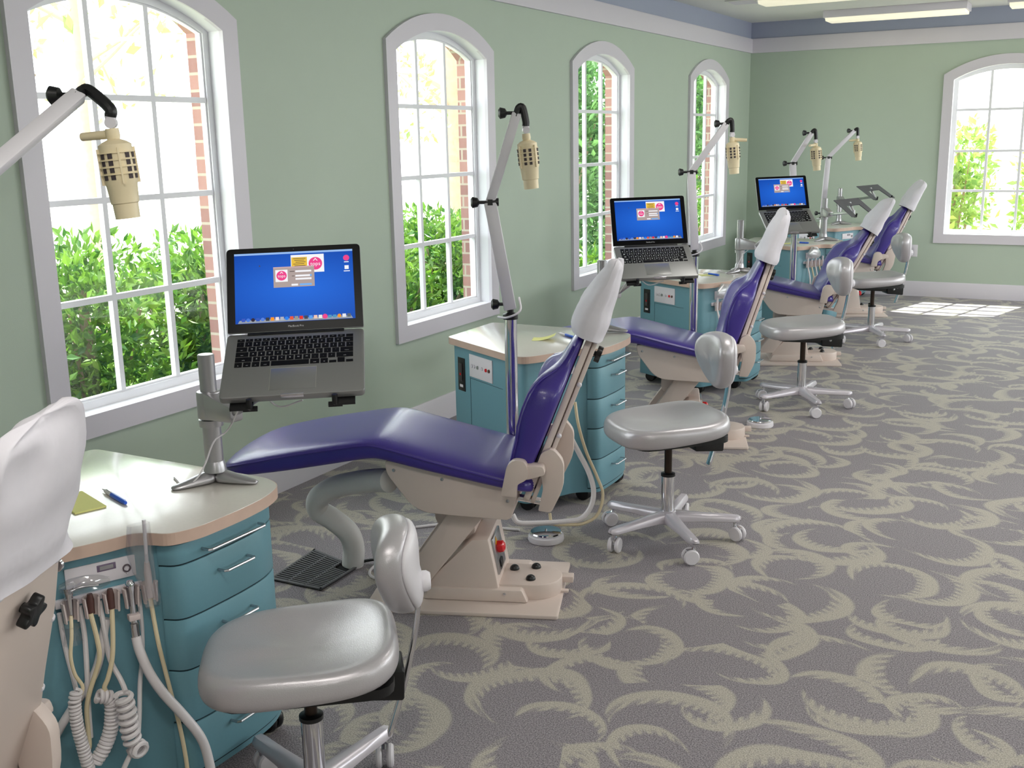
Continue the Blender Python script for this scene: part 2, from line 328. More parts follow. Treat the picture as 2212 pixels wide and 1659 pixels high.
def ring_prism(outer, inner, fn, a, b, g):
    # frame between two outlines with the same number of points
    n = len(outer)
    for i in range(n):
        j = (i + 1) % n
        o0, o1, i0, i1 = outer[i], outer[j], inner[i], inner[j]
        vs_ = [fn(p, a) for p in (o0, o1, i1, i0)] + [fn(p, b) for p in (o0, o1, i1, i0)]
        g.add(vs_, [(0, 1, 2, 3), (7, 6, 5, 4), (0, 4, 5, 1), (2, 6, 7, 3)])
def window(n, c, fn, lab):
    root = thing('window_%d' % n, lab, 'window'); root['kind'] = 'structure'
    hw = WW / 2
    oo = arch_poly(c, hw, ZBO, ZSO, ZT); ii = arch_poly(c, hw - MI, ZBI, ZSI, ZT - MI)
    g = G(); ring_prism(oo, ii, fn, 0, .02, g); g.build('casing', M_trim, root, ang=30)
    jj = arch_poly(c, hw - MI + .011, ZBI - .011, ZSI, ZT - MI + .011)
    j2 = arch_poly(c, hw - MI + .001, ZBI - .001, ZSI, ZT - MI - .001)
    g = G(); ring_prism(jj, j2, fn, .012, -.075, g); g.build('jamb', M_frame, root, ang=30)
    s0 = arch_poly(c, hw - MI + .001, ZBI - .001, ZSI, ZT - MI - .001); s1 = arch_poly(c, hw - MI - .028, ZBI + .03, ZSI - .006, ZT - MI - .032)
    g = G(); ring_prism(s0, s1, fn, -.062, -.1, g); s2 = arch_poly(c, hw - MI - .036, ZBI + .038, ZSI - .008, ZT - MI - .04); ring_prism(s1, s2, fn, -.07, -.095, g); g.build('sash', M_frame, root, ang=30)
    # glazing bars
    g = G(); iw = (hw - MI - .03)
    h = ZT - MI - ZSI; R = ((hw - MI) ** 2 + h * h) / (2 * h)
    def zarch(a): return ZT - MI - .034 - R + sqrt(max(R * R - a * a, 0))
    for k in (-1, 1):
        a = k * iw / 3
        g.prism([(c + a - .011, ZBI + .03), (c + a + .011, ZBI + .03), (c + a + .011, zarch(abs(a)) + .003), (c + a - .011, zarch(abs(a)) + .003)], fn, -.069, -.093)
    for z in (.994, 1.356, 1.727):
        g.prism([(c - iw, z - .011), (c + iw, z - .011), (c + iw, z + .011), (c - iw, z + .011)], fn, -.068, -.094)
    g.build('muntin', M_frame, root)
    g = G(); pp = arch_poly(c, hw - MI - .03, ZBI + .032, ZSI - .007, ZT - MI - .034); g.prism(pp, fn, -.079, -.083); g.build('glass', M_glass, root, ang=30)
    g = G(); g.prism([(c - hw + MI - .01, ZBI - .04), (c + hw - MI + .01, ZBI - .04), (c + hw - MI + .01, ZBI - .012), (c - hw + MI - .01, ZBI - .012)], fn, -.1, -.20); g.build('sill', M_frame, root)
    o0 = arch_poly(c, hw - MI + .03, ZBI - .03, ZSI, ZT - MI + .03); o1 = arch_poly(c, hw - MI - .006, ZBI + .006, ZSI - .002, ZT - MI - .008)
    g = G(); ring_prism(o0, o1, fn, -.1, -.124, g); g.build('outer_stop', M_frame, root, ang=30)
    return root
for k, (wy, lab) in enumerate(zip(WY, ('arched window behind the desk stand and beige lamp head, hedge outside', 'arched window between the two first laptops, hedge and tree trunk outside', 'arched window partly behind the middle laptop, dark evergreen outside', 'narrow looking arched window beside the room corner'))):
    window(k + 1, wy + WW / 2, fL, lab)
window(5, XW5, fB, 'bright arched window in the end wall'); window(6, XW6, fB, 'second arched window of the end wall, beyond the picture edge')  # the second one is out of view, added to brighten the far floor
# ceiling fixtures
def fixture(x0, y0, lab, w=1.2, d=.33):
    t = thing('ceiling_light', lab, 'ceiling light', (x0, y0, ZC), group='fluorescent ceiling fixtures')
    g = G(); g.prism([(0, 0), (0, -.062), (.03, -.062), (d - .03, -.062), (d, -.062), (d, 0)], lambda p, q: Vector((q, p[0], p[1])), 0, w); g.build('housing', M_trim, t, bevel=.004)
    g = G(); g.prism([(.012, -.062), (.04, -.088), (d - .04, -.088), (d - .012, -.062)], lambda p, q: Vector((q, p[0], p[1])), .015, w - .015)
    g.build('diffuser', mat('lamp_diffuser', (244, 240, 216), .4, emit=(255, 246, 220), estr=.62, noise=.01), t, bevel=.003)
fixture(.835, 10.23, 'long white ceiling light by the end wall, first from the corner'); fixture(2.36, 10.02, 'white ceiling light at the picture edge, second from the corner')
fixture(.70, 8.55, 'white ceiling light barely showing at the top edge of the picture', w=1.2, d=.3)
t = thing('ceiling_vent', 'small square ceiling air vent near the room corner', 'air vent', (.33, 8.95, ZC))
g = G(); g.box((0, 0, -.008), (.25, .25, 0)); g.build('frame', M_ceil, t, bevel=.003)
g = G()
for k in range(7): g.prism([(.03 + k * .028, -.008), (.045 + k * .028, -.016), (.05 + k * .028, -.016), (.035 + k * .028, -.008)], lambda p, q: Vector((q, p[0], p[1])), .025, .225)
g.build('louver', M_trim, t)
t = thing('wall_outlet', 'white outlet plate low on the end wall beside the last stool', 'outlet', (1.60, D, .375))
g = G(); g.box((0, -.006, 0), (.075, 0, .115)); g.build('plate', M_white, t, bevel=.003)
g = G()
for z in (.03, .068): g.box((.024, -.008, z), (.051, -.0055, z + .026))
g.build('socket', M_trim, t, bevel=.002)

# ------------------------------------------------------------------ dental chairs
CA = radians(20.3)
CV = .215                                         # centre line of the chair in its own frame
def chair(loc, label, tilt=0.0, full=True, head_tilt=0.0):
    t = thing('dental_chair', label, 'dental chair', (loc[0], loc[1], 0), CA, 'purple dental chairs')
    # base
    g = G(); g.prism(rounded([(-.66, 0), (0, 0), (0, .47), (-.66, .47)], .008, 2), XY, 0, .014); bp = g.build('base_plate', M_beige, t, bevel=.003)
    g = G(); g.box((-.03, .19, .0135), (.018, .21, .022)); g.build('plate_bracket', M_beige, bp, bevel=.002)
    g = G(); g.prism([(-.475, .014), (-.452, .084), (-.30, .232), (-.243, .236), (-.217, .095), (-.205, .014)], XZ(), .10, .36)
    g.prism([(-.475, .014), (-.452, .06), (-.13, .06), (-.11, .014)], XZ(), .088, .372); ped = g.build('pedestal', M_beige, t, bevel=.008)
    g = G()
    for u, v in ((-.40, .10), (-.19, .087)): g.lathe([(0, 0), (.006, 0), (.005, .003), (0, .004)], 10, axisM((u, v + .0, .045), (0, -1, 0)))
    g.build('bolt', M_chrome, ped)
    g = G(); n = 12
    poly = [(-.225, .12), (-.10, .12)] + [(-.10 + .095 * sin(pi * k / n), .215 - .095 * cos(pi * k / n)) for k in range(1, n)] + [(-.10, .31), (-.225, .31)]
    g.prism(poly, XY, .012, .068); fc = g.build('foot_control', M_beige, t, bevel=.006)
    for u, v in ((-.178, .255), (-.103, .275), (-.11, .17)):
        g = G(); g.lathe([(0, 0), (.017, 0), (.017, .005), (.014, .012), (.008, .0165), (0, .018)], 14, Matrix.Translation((u, v, .067))); g.build('foot_button', M_black, fc)
    g = G(); g.box((-.012, .24, .03), (.03, .28, .052)); g.tube([(-.02, .26, .04), (-.008, .26, .04)], .005, 8); g.build('plug', M_beige, t, bevel=.003)
    # switch panel on the head side of the pedestal
    Mp = Matrix.Translation((-.226, .13, .165)) @ Matrix.Rotation(radians(-10), 4, 'Y')
    g = G(); g.box((-.006, 0, -.07), (.004, .14, .06), Mp); pn = g.build('switch_panel', M_steel, t, bevel=.003)
    g = G(); g.lathe([(0, 0), (.02, 0), (.022, .006), (.02, .02), (.012, .026), (0, .028)], 16, axisM(Mp @ Vector((.004, .05, .015)), (1, 0, .1))); g.build('emergency_button', M_red, pn)
    g = G(); g.box((.003, .035, -.055), (.009, .075, -.03), Mp); g.build('rocker_switch', M_black, pn, bevel=.002)
    g = G(); g.prism([(.025, .03), (.06, .03), (.0425, .055)], lambda p, q: Mp @ Vector((q, p[0], p[1])), .003, .0055); g.build('warning_label', mat('warning_yellow', (214, 160, 40), .5, noise=.02), pn)
    # lift arms
    g = G(); pl = rounded([(-.345, .37), (-.215, .37), (-.452, .075), (-.555, .075)], .006, 2)
    g.prism(pl, XZ(), .085, .125); g.build('lift_arm', M_beige, t, bevel=.006)
    g = G(); g.prism(pl, XZ(), .325, .365); g.build('lift_arm', M_beige, t, bevel=.006)
    g = G(); g.prism(rounded([(-.44, .36), (-.30, .36), (-.30, .22), (-.36, .19), (-.44, .27)], .02, 3), XZ(), .17, .30); g.build('lift_cylinder', M_beige, t, bevel=.01)
    # under-seat shell
    sh = [(-.565, .53), (-.560, .487), (-.484, .383), (-.44, .357), (-.36, .350), (-.163, .339), (-.149, .347), (-.128, .43), (-.14, .475), (-.37, .50), (-.52, .535)]
    g = G(); g.prism(rounded(sh, [.01, .02, .05, .05, .02, .01, .01, .01, .02, .02, .02], 4), XZ(), .01, .42); shell = g.build('seat_shell', M_beige, t, bevel=.012, seg=3)
    g = G()
    for u, z in ((-.535, .50), (-.375, .473), (-.16, .405)): g.lathe([(0, 0), (.006, 0), (.005, .0025), (0, .0035)], 10, axisM((u, .0105, z), (0, -1, 0)))
    g.build('bolt', M_steel, shell)
    # seat cushion: stations along u
    st = [(-1.165, .462, .480, .447, .10), (-1.135, .484, .503, .452, .165), (-1.095, .503, .525, .460, .215), (-1.02, .522, .547, .468, .236), (-.873, .552, .577, .492, .24), (-.74, .574, .598, .515, .24), (-.66, .587, .610, .530, .24),
          (-.61, .592, .615, .538, .24), (-.575, .588, .612, .538, .24), (-.53, .577, .601, .527, .24), (-.42, .547, .572, .500, .24), (-.28, .512, .537, .472, .24), (-.18, .487, .512, .450, .24), (-.10, .470, .494, .435, .235), (-.06, .462, .480, .432, .22)]
    rings = []
    for u, zs, zt, zb, hw in st:
        h = [(hw - .03, zb), (hw - .006, zb + .008), (hw, (zb + zs) / 2), (hw, zs - .006), (hw - .003, zs + .004), (hw - .014, zs + .013), (hw - .04, zt - .004), (hw - .09, zt), (hw * .35, zt + .002)]
        rings.append([Vector((u, CV - a, z)) for a, z in h] + [Vector((u, CV + a, z)) for a, z in reversed(h)])
    g = G(); g.loft(rings); seat = g.build('seat_cushion', M_purple, t, subsurf=1)
    g = G()
    for s in (-1, 1): g.tube([(u, CV + s * (hw + .001), zs) for u, zs, zt, zb, hw in st[1:-1]], .004, 6)
    g.build('piping', M_purple, seat)
    # armrest hinges
    ar = rounded([(-.172, .445), (-.151, .544), (-.129, .564), (-.095, .559), (-.086, .54), (-.082, .502), (-.12, .482), (-.124, .44)], [.004, .012, .02, .02, .012, .02, .012, .004], 3)
    for a, b, nm in ((-.055, -.022, 'armrest_bracket'), (.452, .485, 'armrest_bracket')):
        g = G(); g.prism(ar, XZ(), a, b); g.prism(rounded([(-.12, .545), (-.036, .541), (-.030, .515), (-.085, .498), (-.12, .50)], .008, 2), XZ(), a + .006, b + (.02 if a < 0 else -.006)); g.build(nm, M_beige, t, bevel=.006)
    g = G(); g.tube([(-.14, .10, .39), (-.03, .10, .371)], .012, 12); g.build('actuator_rod', M_chrome, t)
    # ---- the reclining back: rotates about the hinge by tilt
    piv = Vector((-.06, 0, .46)); MT = Matrix.Translation(piv) @ Matrix.Rotation(tilt, 4, 'Y') @ Matrix.Translation(-piv)
    B0 = Vector((-.073, 0, .51)); ax = Vector((.365, 0, .931)).normalized(); pf = Vector((-.931, 0, .365)).normalized()
    def bk(s, p, v): q = B0 + ax * s + pf * p; q.y = v; return MT @ q
    bs = [(-.085, .030, .075, .11, .19), (-.06, .070, .080, .10, .225), (0, .080, .086, .078, .236), (.08, .088, .094, .066, .24), (.125, .103, .10, .06, .24), (.186, .108, .106, .056, .24), (.237, .106, .108, .054, .236), (.268, .098, .102, .053, .226),
          (.292, .084, .092, .052, .204), (.312, .064, .076, .052, .174), (.333, .046, .058, .052, .148), (.365, .036, .050, .052, .134), (.41, .030, .044, .048, .124), (.455, .022, .034, .040, .112)]
    rings = []
    for s, ps, pb, pc, hw in bs:
        h = [(hw - .025, .004), (hw - .004, .012), (hw, ps * .55), (hw - .004, ps * .9), (hw - .028, ps + .006), (hw - .07, pb + .004 if pb > .05 else pb), (hw * .45, (pb + pc) / 2 - .004), (0.001, pc - .006)]
        rings.append([bk(s, p, CV - a) for a, p in h] + [bk(s, p, CV + a) for a, p in reversed(h)])
    g = G(); g.loft(rings); back = g.build('backrest', M_purple, t, subsurf=1)
    g = G()
    for sg in (-1, 1): g.tube([bk(s, ps * .97, CV + sg * (hw - .009)) for s, ps, pb, pc, hw in bs[1:-1]], .0035, 6)
    g.build('piping', M_purple, back)
    g = G()
    sh_ = [(-.115, .185), (-.10, .20), (.05, .195), (.09, .19), (.17, .165), (.33, .125), (.40, .10), (.47, .075)]
    for p0, p1, ins in ((-.001, -.022, 0), (-.026, -.04, .003)):
        pl_ = rounded([(s_, CV - h_ + ins) for s_, h_ in sh_] + [(s_, CV + h_ - ins) for s_, h_ in reversed(sh_)], .02, 3)
        g.prism(pl_, lambda p, q: bk(p[0], q, p[1]), p0, p1)
    g.prism([(-.08, CV - .18), (.46, CV - .06), (.46, CV + .06), (-.08, CV + .18)], lambda p, q: bk(p[0], q, p[1]), -.020, -.028); bf = g.build('back_frame', M_beige, t, bevel=.006)
    g = G()
    for s_, h_ in ((.44, .078), (.30, .128), (.13, .172)):
        for sg in (-1, 1): g.lathe([(0, -.008), (.008, -.006), (.0085, 0), (.006, .006), (0, .008)], 12, axisM(bk(s_, -.034, CV + sg * h_), (0, sg, 0)))
    g.build('bumper', M_white, bf)
    lo = rounded([(-.061, .536), (-.048, .572), (-.012, .590), (.024, .545), (.022, .454), (-.018, .373), (-.06, .378), (-.043, .452), (-.048, .492)], [.004, .01, .02, .02, .03, .01, .005, .01, .005], 3)
    g = G()
    g.prism(lo, lambda p, q: MT @ Vector((p[0], q, p[1])), .0, .03); g.build('hinge_cover', M_beige, bf, bevel=.006)
    g = G(); g.prism(lo, lambda p, q: MT @ Vector((p[0], q, p[1])), .375, .405); g.build('hinge_cover', M_beige, bf, bevel=.006)
    # headrest and its knob
    hs = [(.462, .026, -.026, .10), (.475, .034, -.028, .108), (.54, .036, -.028, .11), (.61, .022, -.026, .106), (.645, .006, -.022, .092), (.655, -.004, -.016, .07)]
    rings = []
    for s, pfv, pbv, hw in hs:
        h = [(hw - .03, pbv), (hw - .005, pbv + .012), (hw, (pfv + pbv) / 2), (hw - .008, pfv - .012), (hw - .04, pfv), (.001, pfv - .006)]
        rings.append([bk(s, p, CV - a) for a, p in h] + [bk(s, p, CV + a) for a, p in reversed(h)])
    g = G(); g.loft(rings); g.build('headrest', M_purple, t, subsurf=1)
    g = G(); kp = []
    for k in range(40):
        a = 2 * pi * k / 40; r = .024 + .006 * cos(5 * a); kp.append((r * cos(a), r * sin(a)))
    KM = axisM(bk(.388, -.036, CV), MT.to_3x3() @ -pf)
    g.tube([KM @ Vector((0, 0, -.006)), KM @ Vector((0, 0, .014))], .009, 10); g.prism(kp, lambda p, q: KM @ Vector((p[0], p[1], q)), .012, .03); g.build('headrest_knob', M_black, bf, bevel=.003)
    g = G(); g.lathe([(0, 0), (.012, 0), (.012, .006), (.007, .012), (0, .013)], 12, axisM(bk(.412, -.028, .318), (0, 1, 0))); g.build('knob_cap', M_chrome, bf)
    return t, bk
def head_cover(bk, loc, label, seed, skew=0.0, point=0.0):
    rnd = random.Random(seed); t = thing('headrest_cover', label, 'headrest cover', (loc[0], loc[1], 0), CA, 'white paper headrest covers')
    ss = [.446, .466, .50, .545, .59, .635, .672, .694, .706]; rings = []; n = 30
    crease = [rnd.uniform(-1, 1) for k in range(n)]; drift = [[rnd.uniform(-1, 1) for k in range(7)] for q in ss]
    for i, s in enumerate(ss):
        f = i / (len(ss) - 1); hw = (.140, .142, .142, .139, .134, .129, .120, .104, .07)[i]; pfr = (.060, .064, .066, .064, .053, .042, .030, .018, .004)[i]; pbr = (-.053, -.052, -.050, -.048, -.045, -.041, -.034, -.024, -.010)[i]
        ring = []
        for k in range(n):
            a = 2 * pi * k / n; cv, cp = cos(a), sin(a); m = 1.0 / (abs(cv) ** 2.8 + abs(cp) ** 2.8) ** (1 / 2.8)
            v = hw * cv * m; p = (pfr + pbr) / 2 + (pfr - pbr) / 2 * cp * m
            q = drift[i][k * 7 // n]; j = .006 * crease[k] + .010 * q
            ring.append(bk(s + point * max(0, cv) * max(0, f - .6) * 2 + (0 if i == 0 else .004 * q), p + j * (1 if cp > 0 else -1) * (.6 if i == 0 else 1), CV + v * (1 + .02 * q) + skew * f * f))
        rings.append(ring)
    g = G(); g.loft(rings, cap0=False)
    g.build('paper_sleeve', M_paper, t, subsurf=1)
    return t
CH = [(1.731, .757), (1.731, 2.942), (1.731, 5.125), (1.731, 7.32), (1.66, 9.50)]
chl = ['purple dental chair cropped by the picture edge, its beige back and black knob showing', 'purple dental chair seen whole, beside the floor grate',
       'purple dental chair behind the second silver stool, middle laptop above its foot end', 'purple dental chair leaning behind the stool with the white footprint of sunlight, fourth along the row', 'purple dental chair closest to the end wall, white headrest cover standing up']
chl[3] = 'purple dental chair reclined most, fourth along the row counted from the camera'
hcl = ['white crumpled paper headrest cover standing over the bright countertop, cut by the picture edge', 'white creased paper headrest cover in front of the middle laptop', 'white pointed paper headrest cover in front of the far laptop keyboard',
       'white smooth headrest cover below the grey laptop tray, on the fourth chair', 'white headrest cover standing against the end wall, on the last chair']
tilts = [.02, 0, -.035, radians(10), radians(6.5)]
for k, p in enumerate(CH):
    t, bk = chair(p, chl[k], tilts[k]); head_cover(bk, p, hcl[k], 11 + k, (-.03, 0, 0, .0, .01)[k], (.035, .0, .025, .0, .015)[k])

# ------------------------------------------------------------------ operator stools
def stool(loc, label, ang, star, zc=0.0, zbk=0.0):
    t = thing('operator_stool', label, 'stool', (loc[0], loc[1], 0), ang, 'silver vinyl operator stools')
    for k in range(5):
        a = star - ang + 2 * pi * k / 5; d = Vector((cos(a), sin(a), 0)); s = Vector((-sin(a), cos(a), 0)); rings = []
        for r, w, zb, zt in ((.018, .030, .075, .118), (.06, .026, .078, .116), (.16, .022, .078, .108), (.255, .021, .076, .102), (.275, .017, .077, .100), (.284, .008, .082, .095)):
            h = [(-w, zb + .004), (-w, zt - .012), (-w * .55, zt), (w * .55, zt), (w, zt - .012), (w, zb + .004), (w * .7, zb), (-w * .7, zb)]
            rings.append([d * r + s * x + Vector((0, 0, z)) for x, z in h])
        g = G(); g.loft(rings); leg = g.build('leg', M_stoolm, t, ang=50)
        ct = G(); c = d * .262; b = a + (.6 + .9 * k); cd = Vector((cos(b), sin(b), 0)); cs = Vector((-sin(b), cos(b), 0))
        o = c - cd * .012
        for sgn in (-1, 1): ct.lathe([(0, -.008), (.026, -.008), (.030, -.003), (.030, .003), (.026, .008), (0, .008)], 18, axisM(o + cs * (.014 * sgn) + Vector((0, 0, .030)), cs))
        wheel = ct.build('caster', M_white, leg)
        ch = G(); ch.tube([c + Vector((0, 0, .05)), c + Vector((0, 0, .082))], .008, 8); ch.box((-.017, -.005, .034), (.012, .005, .058), Matrix.Translation(o) @ Matrix.Rotation(b, 4, 'Z')); ch.build('caster_fork', M_chrome, leg)
    g = G(); g.lathe([(0, .07), (.035, .07), (.036, .115), (.028, .122), (0, .122)], 20); g.build('hub', M_stoolm, t)
    g = G(); g.lathe([(0, .11), (.025, .11), (.025, .265), (0, .265)], 20); g.build('column_sleeve', M_chrome, t)
    g = G(); g.lathe([(0, .262), (.028, .262), (.028, .272), (.02, .276), (0, .276)], 20); g.build('column_ring', M_black, t)
    g = G(); g.lathe([(0, .27), (.015, .27), (.015, .40 + zc), (0, .40 + zc)], 16); g.build('column_rod', M_dark, t)
    UP = Matrix.Translation((0, 0, zc))
    g = G(); g.prism([(-.16, .422), (-.13, .395), (.05, .382), (.12, .372), (.18, .366), (.18, .424)], XZ(), -.045, .045)
    g.prism(rounded([(.09, .362), (.212, .350), (.216, .425), (.09, .425)], .006, 2), XZ(), -.052, .052); mech = g.build('tilt_mechanism', M_black, t, bevel=.004, loc=(0, 0, zc))
    g = G()
    for x, z in ((.14, .395), (.168, .408)): g.lathe([(0, 0), (.008, 0), (.007, .004), (0, .006)], 10, axisM((x, -.052, z), (0, -1, 0)))
    g.build('bolt', M_steel, mech)
    g = G()
    g.prism(rounded([(-.19, -.16), (.19, -.16), (.19, .16), (-.19, .16)], .06, 4), XY, .418, .440); g.build('seat_board', M_black, t, loc=(0, 0, zc))
    # seat: rounded saddle pad
    n = 40; rings = []
    def outline(sc, z, tiltz):
        r = []
        for k in range(n):
            a = 2 * pi * k / n; e = 3.4; c, s = cos(a), sin(a); m = 1 / (abs(c) ** e + abs(s) ** e) ** (1 / e)
            x = .222 * c * m * sc - .015; y = .205 * s * m * sc * (1 + .06 * c); 
            r.append(Vector((x, y, z + tiltz(x, y))))
        return r
    edge = lambda x, y: .028 * (x / .22) ** 2 * (1 if x > 0 else -.35) + .006 * abs(y / .2)
    dish = lambda x, y: edge(x, y) - .02 * max(0, 1 - (x / .2) ** 2) * max(0, 1 - (y / .19) ** 2) + .010 * math.exp(-((x + .09) / .07) ** 2 - (y / .045) ** 2)
    low = lambda x, y: .016 + .075 * x
    rings = [outline(.80, .420, low), outline(.93, .418, low), outline(.985, .430, low), outline(1.0, .457, lambda x, y: .5 * edge(x, y) + .03 * x), outline(.985, .482, edge), outline(.94, .494, edge), outline(.86, .499, edge), outline(.7, .499, dish), outline(.45, .497, dish), outline(.2, .496, dish)]
    g = G(); g.loft(rings); g.build('seat', M_pearl, t, subsurf=1, loc=(0, 0, zc))
    # chrome back bar: flat curved strip
    path = smooth_path([(.176, 0, .285), (.200, 0, .36), (.226, 0, .45), (.246, 0, .54), (.256, 0, .62), (.254, 0, .70)], 5); rings = []
    for i, p in enumerate(path):
        q = path[min(i + 1, len(path) - 1)] - path[max(i - 1, 0)]; nn = Vector((q.z, 0, -q.x)).normalized()
        rings.append([p + nn * .005 + Vector((0, -.014, 0)), p + nn * .005 + Vector((0, .014, 0)), p - nn * .005 + Vector((0, .014, 0)), p - nn * .005 + Vector((0, -.014, 0))])
    g = G(); g.loft(rings); g.build('back_bar', M_chrome, t, bevel=.002, loc=(0, 0, zbk))
    # kidney backrest pad
    def pad(n_, x0, sc, dz=0):
        r = []
        for k in range(n_):
            a = 2 * pi * k / n_; s, c = sin(a), cos(a)
            z = .70 + dz + .112 * s * sc; f = (s + 1) / 2
            hwid = .05 + .097 * f ** .75
            y = hwid * (abs(c) ** .8) * (1 if c > 0 else -1) * sc
            x = x0 - .055 * (y / .165) ** 2 - .030 * f + .022 * f * f + .010
            r.append(Vector((x, y, z)))
        return r
    g = G(); g.loft([pad(36, 0.240, .86), pad(36, 0.239, .95), pad(36, 0.226, .995), pad(36, 0.209, 1.0), pad(36, 0.192, .97), pad(36, 0.178, .88), pad(36, 0.170, .7), pad(36, 0.167, .4), pad(36, 0.166, .12)]); br = g.build('backrest', M_pearl, t, subsurf=1, loc=(0, 0, zbk))
    g = G(); g.loft([pad(36, 0.260, .2), pad(36, 0.260, .55), pad(36, 0.256, .80), pad(36, 0.248, .90), pad(36, 0.240, .91), pad(36, 0.234, .9)]); g.build('back_shell', M_white, br, subsurf=1)
    g = G(); g.lathe([(0, 0), (.02, 0), (.024, .008), (.024, .022), (.019, .03), (0, .031)], 18, axisM((.255, 0, .66), (1, 0, 0))); g.build('back_knob', M_white, t, loc=(0, 0, zbk))
    return t
S_AT = [((1.695, 1.735), 38, 88), ((1.796, 3.79), 47, 240), ((1.748, 6.116), 35, 232), ((1.725, 8.352), 32, 228)]
sl = ['silver vinyl stool with rounded seat in front of the teal drawers and floor grate', 'silver stool whose five-legged base shows whole, beside the second teal cabinet', 'silver stool with dull grey seat standing before the third chair, base on open carpet', 'silver stool close to the end wall, in front of the last chair']
for (p, a, st), l in zip(S_AT, sl): stool(p, l, radians(a), radians(st), *((-.04, -.085) if p[1] < 2 else (0, .05) if p[1] == 6.116 else (0, 0)))

# ------------------------------------------------------------------ mobile cabinets
ST = [(0, 2.07), (0, 4.447), (-.04, 6.79), (-.05, 9.09), (-.13, 11.17 - .36)]
TOP = rounded([(.655, -.42), (1.120, -.683), (1.185, -.700), (1.222, -.655), (1.290, -.515), (1.308, -.458), (1.340, -.438), (1.390, -.425), (1.418, -.36), (1.424, -.22), (1.414, -.11), (1.380, -.03), (1.31, .0), (.655, .0)],
              [.03, .05, .03, .04, .05, .035, .03, .05, .05, .1, .05, .05, .04, .03], 5)
BODY = rounded([(.68, -.405), (1.118, -.655), (1.175, -.670), (1.200, -.635), (1.252, -.53), (1.292, -.449), (1.338, -.418), (1.383, -.405), (1.392, -.355), (1.396, -.22), (1.388, -.12), (1.352, -.045), (1.29, -.02), (.68, -.02)],
               [.01, .04, .03, .03, .05, .03, .03, .04, .04, .1, .05, .05, .01, .01], 5)
def face_frame(p, q):      # matrix: local x along p->q, y outward (to the right of p->q), z up
    d = Vector((q[0] - p[0], q[1] - p[1], 0)).normalized(); o = Vector((d.y, -d.x, 0))
    return Matrix(((d.x, o.x, 0, p[0]), (d.y, o.y, 0, p[1]), (0, 0, 1, 0), (0, 0, 0, 1)))
M_plate = mat('white_socket_plate', (232, 226, 232), .35, noise=.01)
def handle(g, M, x, z, w):
    pts = [(x - w / 2, 0, z), (x - w / 2, .022, z), (x - w / 2 + .006, .027, z), (x + w / 2 - .006, .027, z), (x + w / 2, .022, z), (x + w / 2, 0, z)]
    g.tube([M @ Vector(p) for p in pts], .0035, 8)
